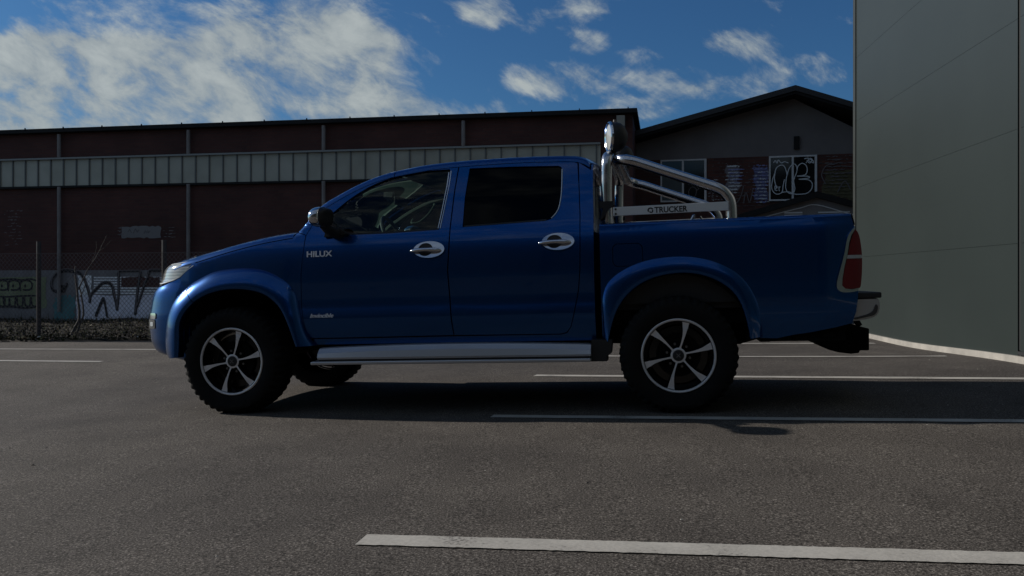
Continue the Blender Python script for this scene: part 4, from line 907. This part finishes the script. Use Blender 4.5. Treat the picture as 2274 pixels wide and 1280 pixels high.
# spot lamps on the hoop
def lamp(yc, yaw):
    c = (0,0,0)
    lm = MB().lathe([(.103,-.002),(.106,.02),(.104,.045),(.095,.075),(.075,.10),(.04,.118),(.0,.122)], c, 36, 'x').build('spot_lamp', BLACK, P, True)
    lm.location = (2.664,yc,1.842); lm.rotation_euler = (0,0,math.radians(yaw))
    MB().lathe([(.088,-.006),(.098,-.012),(.105,-.006),(.107,.006),(.1035,.010)], c, 36, 'x').build('rim', CHROME, lm, True)
    MB().lathe([(0,-.016),(.04,-.014),(.07,-.010),(.090,-.003)], c, 36, 'x').build('lens', WLENS, lm, True)
    MB().tube([(.03,0,-.14),(.03,0,-.08)], .016, 8).build('bracket', BLACK, lm, True)
    MB().tube([(.04,0,.093),(.04,0,.12)], .010, 8).build('bolt', PIPEM, lm, True)
lamp(.36, 17); lamp(1.42, -10)
# rear bumper
prof = sp2([(4.15,.699),(4.24,.700),(4.305,.700),(4.326,.690),(4.330,.65),(4.322,.615),(4.300,.585),(4.25,.568),(4.20,.560),(4.15,.556)], 4)
rbm = MB(); n = 26; V = []; Fc = []
for k in range(n+1):
    t = k/n; y = lerp(.09, 1.69, t); e = min(t, 1-t)*1.6; s_ = 1-.06*max(0, 1-e/.05)**2
    V += [(4.15+(x-4.15)*s_, y, lerp(.63, z, s_)) for x, z in prof]
m_ = len(prof)
for k in range(n):
    for j in range(m_): Fc.append((k*m_+j, k*m_+(j+1)%m_, (k+1)*m_+(j+1)%m_, (k+1)*m_+j))
Fc.append(tuple(range(m_))); Fc.append(tuple(n*m_+j for j in range(m_))[::-1])
rb_ = rbm.add(V, Fc).build('rear_bumper', mat('worn_chrome', (.50,.49,.48), .28, .55), P, True, 50)
bevel(MB().box(4.165,4.332,.085,1.695,.702,.738).build('step_pad', BLACK, rb_), .008)
bevel(MB().prism(sp2([(4.292,.660),(4.305,.655),(4.303,.622),(4.285,.598),(4.24,.585),(4.175,.572),(4.172,.583),(4.235,.600),(4.275,.622)],3,True), .082, .095).build('end_moulding', mat('dark_bumper_moulding', (.05,.045,.045), .4), rb_), .003)  # dark crescent moulding inset on the bumper end
# spare wheel slung underneath and tow bar block
tb = bevel(MB().prism([(3.975,.52),(3.982,.44),(4.004,.398),(4.04,.368),(4.09,.345),(4.15,.327),(4.23,.316),(4.283,.321),(4.288,.338),(4.348,.338),(4.352,.485),(4.30,.495),(4.24,.52)], .55, 1.23).build('tow_bar', DARK, P), .008)
MB().tube([(4.30,.60,.50),(4.27,.60,.56)], .02, 8).build('tow_bracket', DARK, tb, True)
# wheels
def make_wheel(x, rot):
    w = empty('wheel', (x,0,.367), 0, P)
    # tyre: tread blocks modelled by stepping the outer rows
    prof = [(.236,.018),(.246,.002),(.262,-.010),(.290,-.018),(.318,-.018),(.338,-.012),(.354,-.002),(.366,.010),(.376,.028),(.380,.060),(.381,.125),(.380,.190),(.376,.225),(.366,.245),(.340,.262),(.30,.268),(.25,.258),(.236,.240)]
    V = []; Fc = []; n = 176; m_ = len(prof)
    for k in range(n):
        th = 2*math.pi*k/n; ph = k % 4
        for j, (r_, a) in enumerate(prof):
            rr = r_; aa = a
            if j in (6,7,8,9,12,13) and ph in (0,1): rr -= .009; aa += .005 if j < 9 else 0
            if j in (9,10,11) and (k+2*j) % 4 == 0: rr -= .008
            x_, z_ = rr*math.cos(th), rr*math.sin(th)
            if z_ < -.368: z_ = -.368-(z_+.368)*.0
            V.append((x_, aa-(.008 if z_ < -.30 and j < 6 else 0), z_))
    for k in range(n):
        for j in range(m_-1): a = k*m_+j; b = ((k+1)%n)*m_+j; Fc.append((a,a+1,b+1,b))
    MB().add(V, Fc).build('tyre', RUBBER, w, True, 28)
    # rim
    rim = MB().lathe([(.236,.012),(.2375,.002),(.232,-.002),(.225,.0),(.221,.008)], (0,0,0), 72).build('rim', MACH, w, True, 30)
    MB().lathe([(.217,.006),(.205,.05),(.190,.10),(.185,.22)], (0,0,0), 60).lathe([(0,.09),(.186,.10)], (0,0,0), 48).build('barrel', GLOSSB, rim, True)
    mb = MB(); face = MB()
    for i in range(6):
        a0 = math.radians(rot+60*i)
        def pt(r, t, y):
            return (r*math.cos(a0+t), y, r*math.sin(a0+t))
        rs = [.046,.06,.08,.105,.13,.155,.175,.190,.204,.219]; hw = [.008,.0055,.0055,.0065,.0085,.0110,.0145,.0178,.0195,.023]; yv = [.020,.018,.016,.014,.011,.008,.008,.009,.011,.007]
        L = []; R_ = []
        for r_, h, y in zip(rs, hw, yv):
            sw_ = -.006*math.sin((r_-.046)/.173*math.pi)/r_
            L.append((r_, sw_+h/r_, y)); R_.append((r_, sw_-h/r_, y))
        V = [pt(*p) for p in L]+[pt(*p) for p in R_]; n = len(rs)
        face.add(V, [(j,j+1,n+j+1,n+j) for j in range(n-1)])
        V = []
        for (r1,t1,y1),(r2,t2,y2) in zip(L,R_): V += [pt(r1,t1+.0,y1+.0012), pt(r1,t1+.012/r1*.5,y1+.05), pt(r2,t2-.012/r2*.5,y2+.05), pt(r2,t2,y2+.0012)]
        mb.add(V, [(4*j+q,4*j+(q+1)%4,4*j+4+(q+1)%4,4*j+4+q) for j in range(n-1) for q in range(4)])
        tm = a0+math.radians(30)
    face.lathe([(.036,.020),(.046,.019),(.049,.021)], (0,0,0), 40)
    face.build('spoke_face', MACH, rim, True, 40); mb.build('spoke', GLOSSB, rim)
    MB().lathe([(0,.012),(.030,.013),(.035,.017),(.036,.024)], (0,0,0), 30).build('centre_cap', BLACK, rim, True)
    MB().tube([(-.012,.0115,.012),(0,.0108,.0),(-.012,.0115,-.012)], .0022, 6).tube([(.012,.0115,.012),(0,.0108,.0),(.012,.0115,-.012)], .0022, 6).build('cap_emblem', PIPEM, rim, True)
    mb = MB()
    for i in range(6):
        a = math.radians(rot+30+60*i); cx, cz = .074*math.cos(a), .074*math.sin(a); mb.tube([(cx,.04,cz),(cx,.075,cz)], .009, 6)
    mb.build('lug_nut', mat('dull_nut', (.16,.16,.16), .4, .8), rim)
    MB().lathe([(.0,.075),(.10,.075),(.14,.07),(.142,.10)], (0,0,0), 36).build('brake_hub', DARK, rim, True)
    return w
def make_far(w, x):
    c_ = w.copy(); COL.objects.link(c_); c_.parent = P; c_.location = (x,2*YC,.367); c_.rotation_euler = (0,0,math.pi)
    for ch in [o for o in D.objects if o.parent == w]:
        d_ = ch.copy(); COL.objects.link(d_); d_.parent = c_
        for g in [o for o in D.objects if o.parent == ch]:
            e_ = g.copy(); COL.objects.link(e_); e_.parent = d_
wf = make_wheel(0.0, 14); wr = make_wheel(3.083, 16)
make_far(wf, 0.0); make_far(wr, 3.083)
# cabin
MB().prism([(.62,1.17),(.80,1.235),(.98,1.235),(1.02,1.20),(1.0,.9),(.7,.7),(.62,.8)], .16, 1.62).build('dashboard', BLACK, P)
def seat(x, y0, y1, hb):
    s_ = MB().prism(sp2([(x,.80),(x+.12,.76),(x+.48,.78),(x+.52,.86),(x+.40,.92),(x+.05,.93)],3,True), y0, y1).prism(sp2([(x+.40,.82),(x+.52,.80),(x+.62,hb-.1),(x+.60,hb),(x+.50,hb-.02),(x+.42,1.0)],3,True), y0+.02, y1-.02)
    o = bevel(s_.build('seat', CLOTH, P), .02)
    ym = (y0+y1)/2; bevel(MB().prism(sp2([(x+.54,hb+.02),(x+.64,hb+.03),(x+.65,hb+.18),(x+.58,hb+.19)],3,True), ym-.13, ym+.13).build('headrest', CLOTH, o), .02)
seat(1.22, .22, .74, 1.36); seat(1.22, 1.04, 1.56, 1.36)
MB().box(1.95,2.45,.18,1.60,.75,.95).box(2.38,2.52,.18,1.60,.9,1.36).build('rear_seat', CLOTH, P)
pts = [(1.03+.035+.19*.42*math.cos(a)*-1, .50+.19*math.sin(a), 1.20+.19*.9*math.cos(a)) for a in [2*math.pi*k/32 for k in range(32)]]
sw = MB().tube(pts, .014, 8, closed=True).build('steering_wheel', mat('steering_rim', (.10,.10,.10), .35), P, True)
MB().tube([(1.06,.50,1.20),(.95,.50,1.14)], .035, 10).build('steering_column', BLACK, sw, True)
bevel(MB().obox((1.0,.86,1.52), (1,0,0), (0,1,0), (0,0,1), .02, .12, .033).build('interior_mirror', BLACK, P), .01)
# far windscreen pillar trim with grab handle, headliner
inn = []
for x in lin(.60,1.18,16):
    z0 = z0f(x)[0]; v = fside(x, z0-.02); inn.append((x, 2*YC-v.y-.045, v.z-.025))
MB().tube(inn, [.030]*len(inn), 8).build('pillar_trim', TRIM, P, True)
MB().tube(spline([(.90,1.50,1.43),(.90,1.46,1.395),(.97,1.45,1.40),(1.05,1.45,1.46),(1.10,1.46,1.53),(1.09,1.50,1.55)],5), .010, 8).build('grab_handle', TRIM, P, True)
V = [fside(x, z0f(x)[0]+.08+k/6*(smax(x)-z0f(x)[0]-.08))+Vector((0,0,-.04)) for x in lin(1.2,2.5,10) for k in range(7)]
Fc = [(i*7+j,i*7+j+1,(i+1)*7+j+1,(i+1)*7+j) for i in range(9) for j in range(6)]
mobj('headliner', V+[Vector((v.x,2*YC-v.y,v.z)) for v in V], Fc+[tuple(q+70 for q in f) for f in Fc], TRIM, P, True)
V = []
MB().box(.62,2.5,1.665,1.70,.5,1.19).box(.62,2.5,.095,.125,.5,1.19).build('door_lining', BLACK, P)
# centre pillars inside
for s_ in (0,1):
    q = (lambda y: 2*YC-y) if s_ else (lambda y: y)
    MB().add([(1.53,q(.11),1.2),(1.67,q(.11),1.2),(1.67,q(.235),1.64),(1.56,q(.235),1.64),(1.53,q(.16),1.2),(1.67,q(.16),1.2),(1.67,q(.285),1.64),(1.56,q(.285),1.64)],[(0,1,2,3),(4,7,6,5),(0,4,5,1),(1,5,6,2),(2,6,7,3),(3,7,4,0)]).build('centre_pillar', BLACK, P)

# ------------------------------------------------------------------ split countable pieces into parts of their own
def split(o):
    me = o.data; n = len(me.vertices); pa = list(range(n))
    def find(a):
        while pa[a] != a: pa[a] = pa[pa[a]]; a = pa[a]
        return a
    for e in me.edges:
        a, b = find(e.vertices[0]), find(e.vertices[1])
        if a != b: pa[a] = b
    gr = {}
    for p in me.polygons: gr.setdefault(find(p.vertices[0]), []).append(p)
    if len(gr) < 2: return
    base = o.name.split('.')[0]; items = list(gr.values()); kids = [c for c in D.objects if c.parent == o]
    for i, ps in enumerate(items):
        ids = sorted({v for p in ps for v in p.vertices}); mp_ = {v: k for k, v in enumerate(ids)}
        q = mobj(base, [me.vertices[v].co.copy() for v in ids], [tuple(mp_[v] for v in p.vertices) for p in ps], me.materials[0], o.parent, ps[0].use_smooth, 40 if ps[0].use_smooth else None)
        q.location = o.location.copy(); q.rotation_euler = o.rotation_euler.copy()
        for md in o.modifiers:
            if md.type == 'BEVEL': bevel(q, md.width, md.segments)
        if i == 0:
            for c in kids: c.parent = q
    D.objects.remove(o)
for o in list(D.objects):
    if o.name.split('.')[0] in ('axles','mud_guard','roof_clip','mullion','lug_nut','screw','tie_down','door_lining','cladding','rear_seat','axle','plate_emblem','bolt'): split(o)
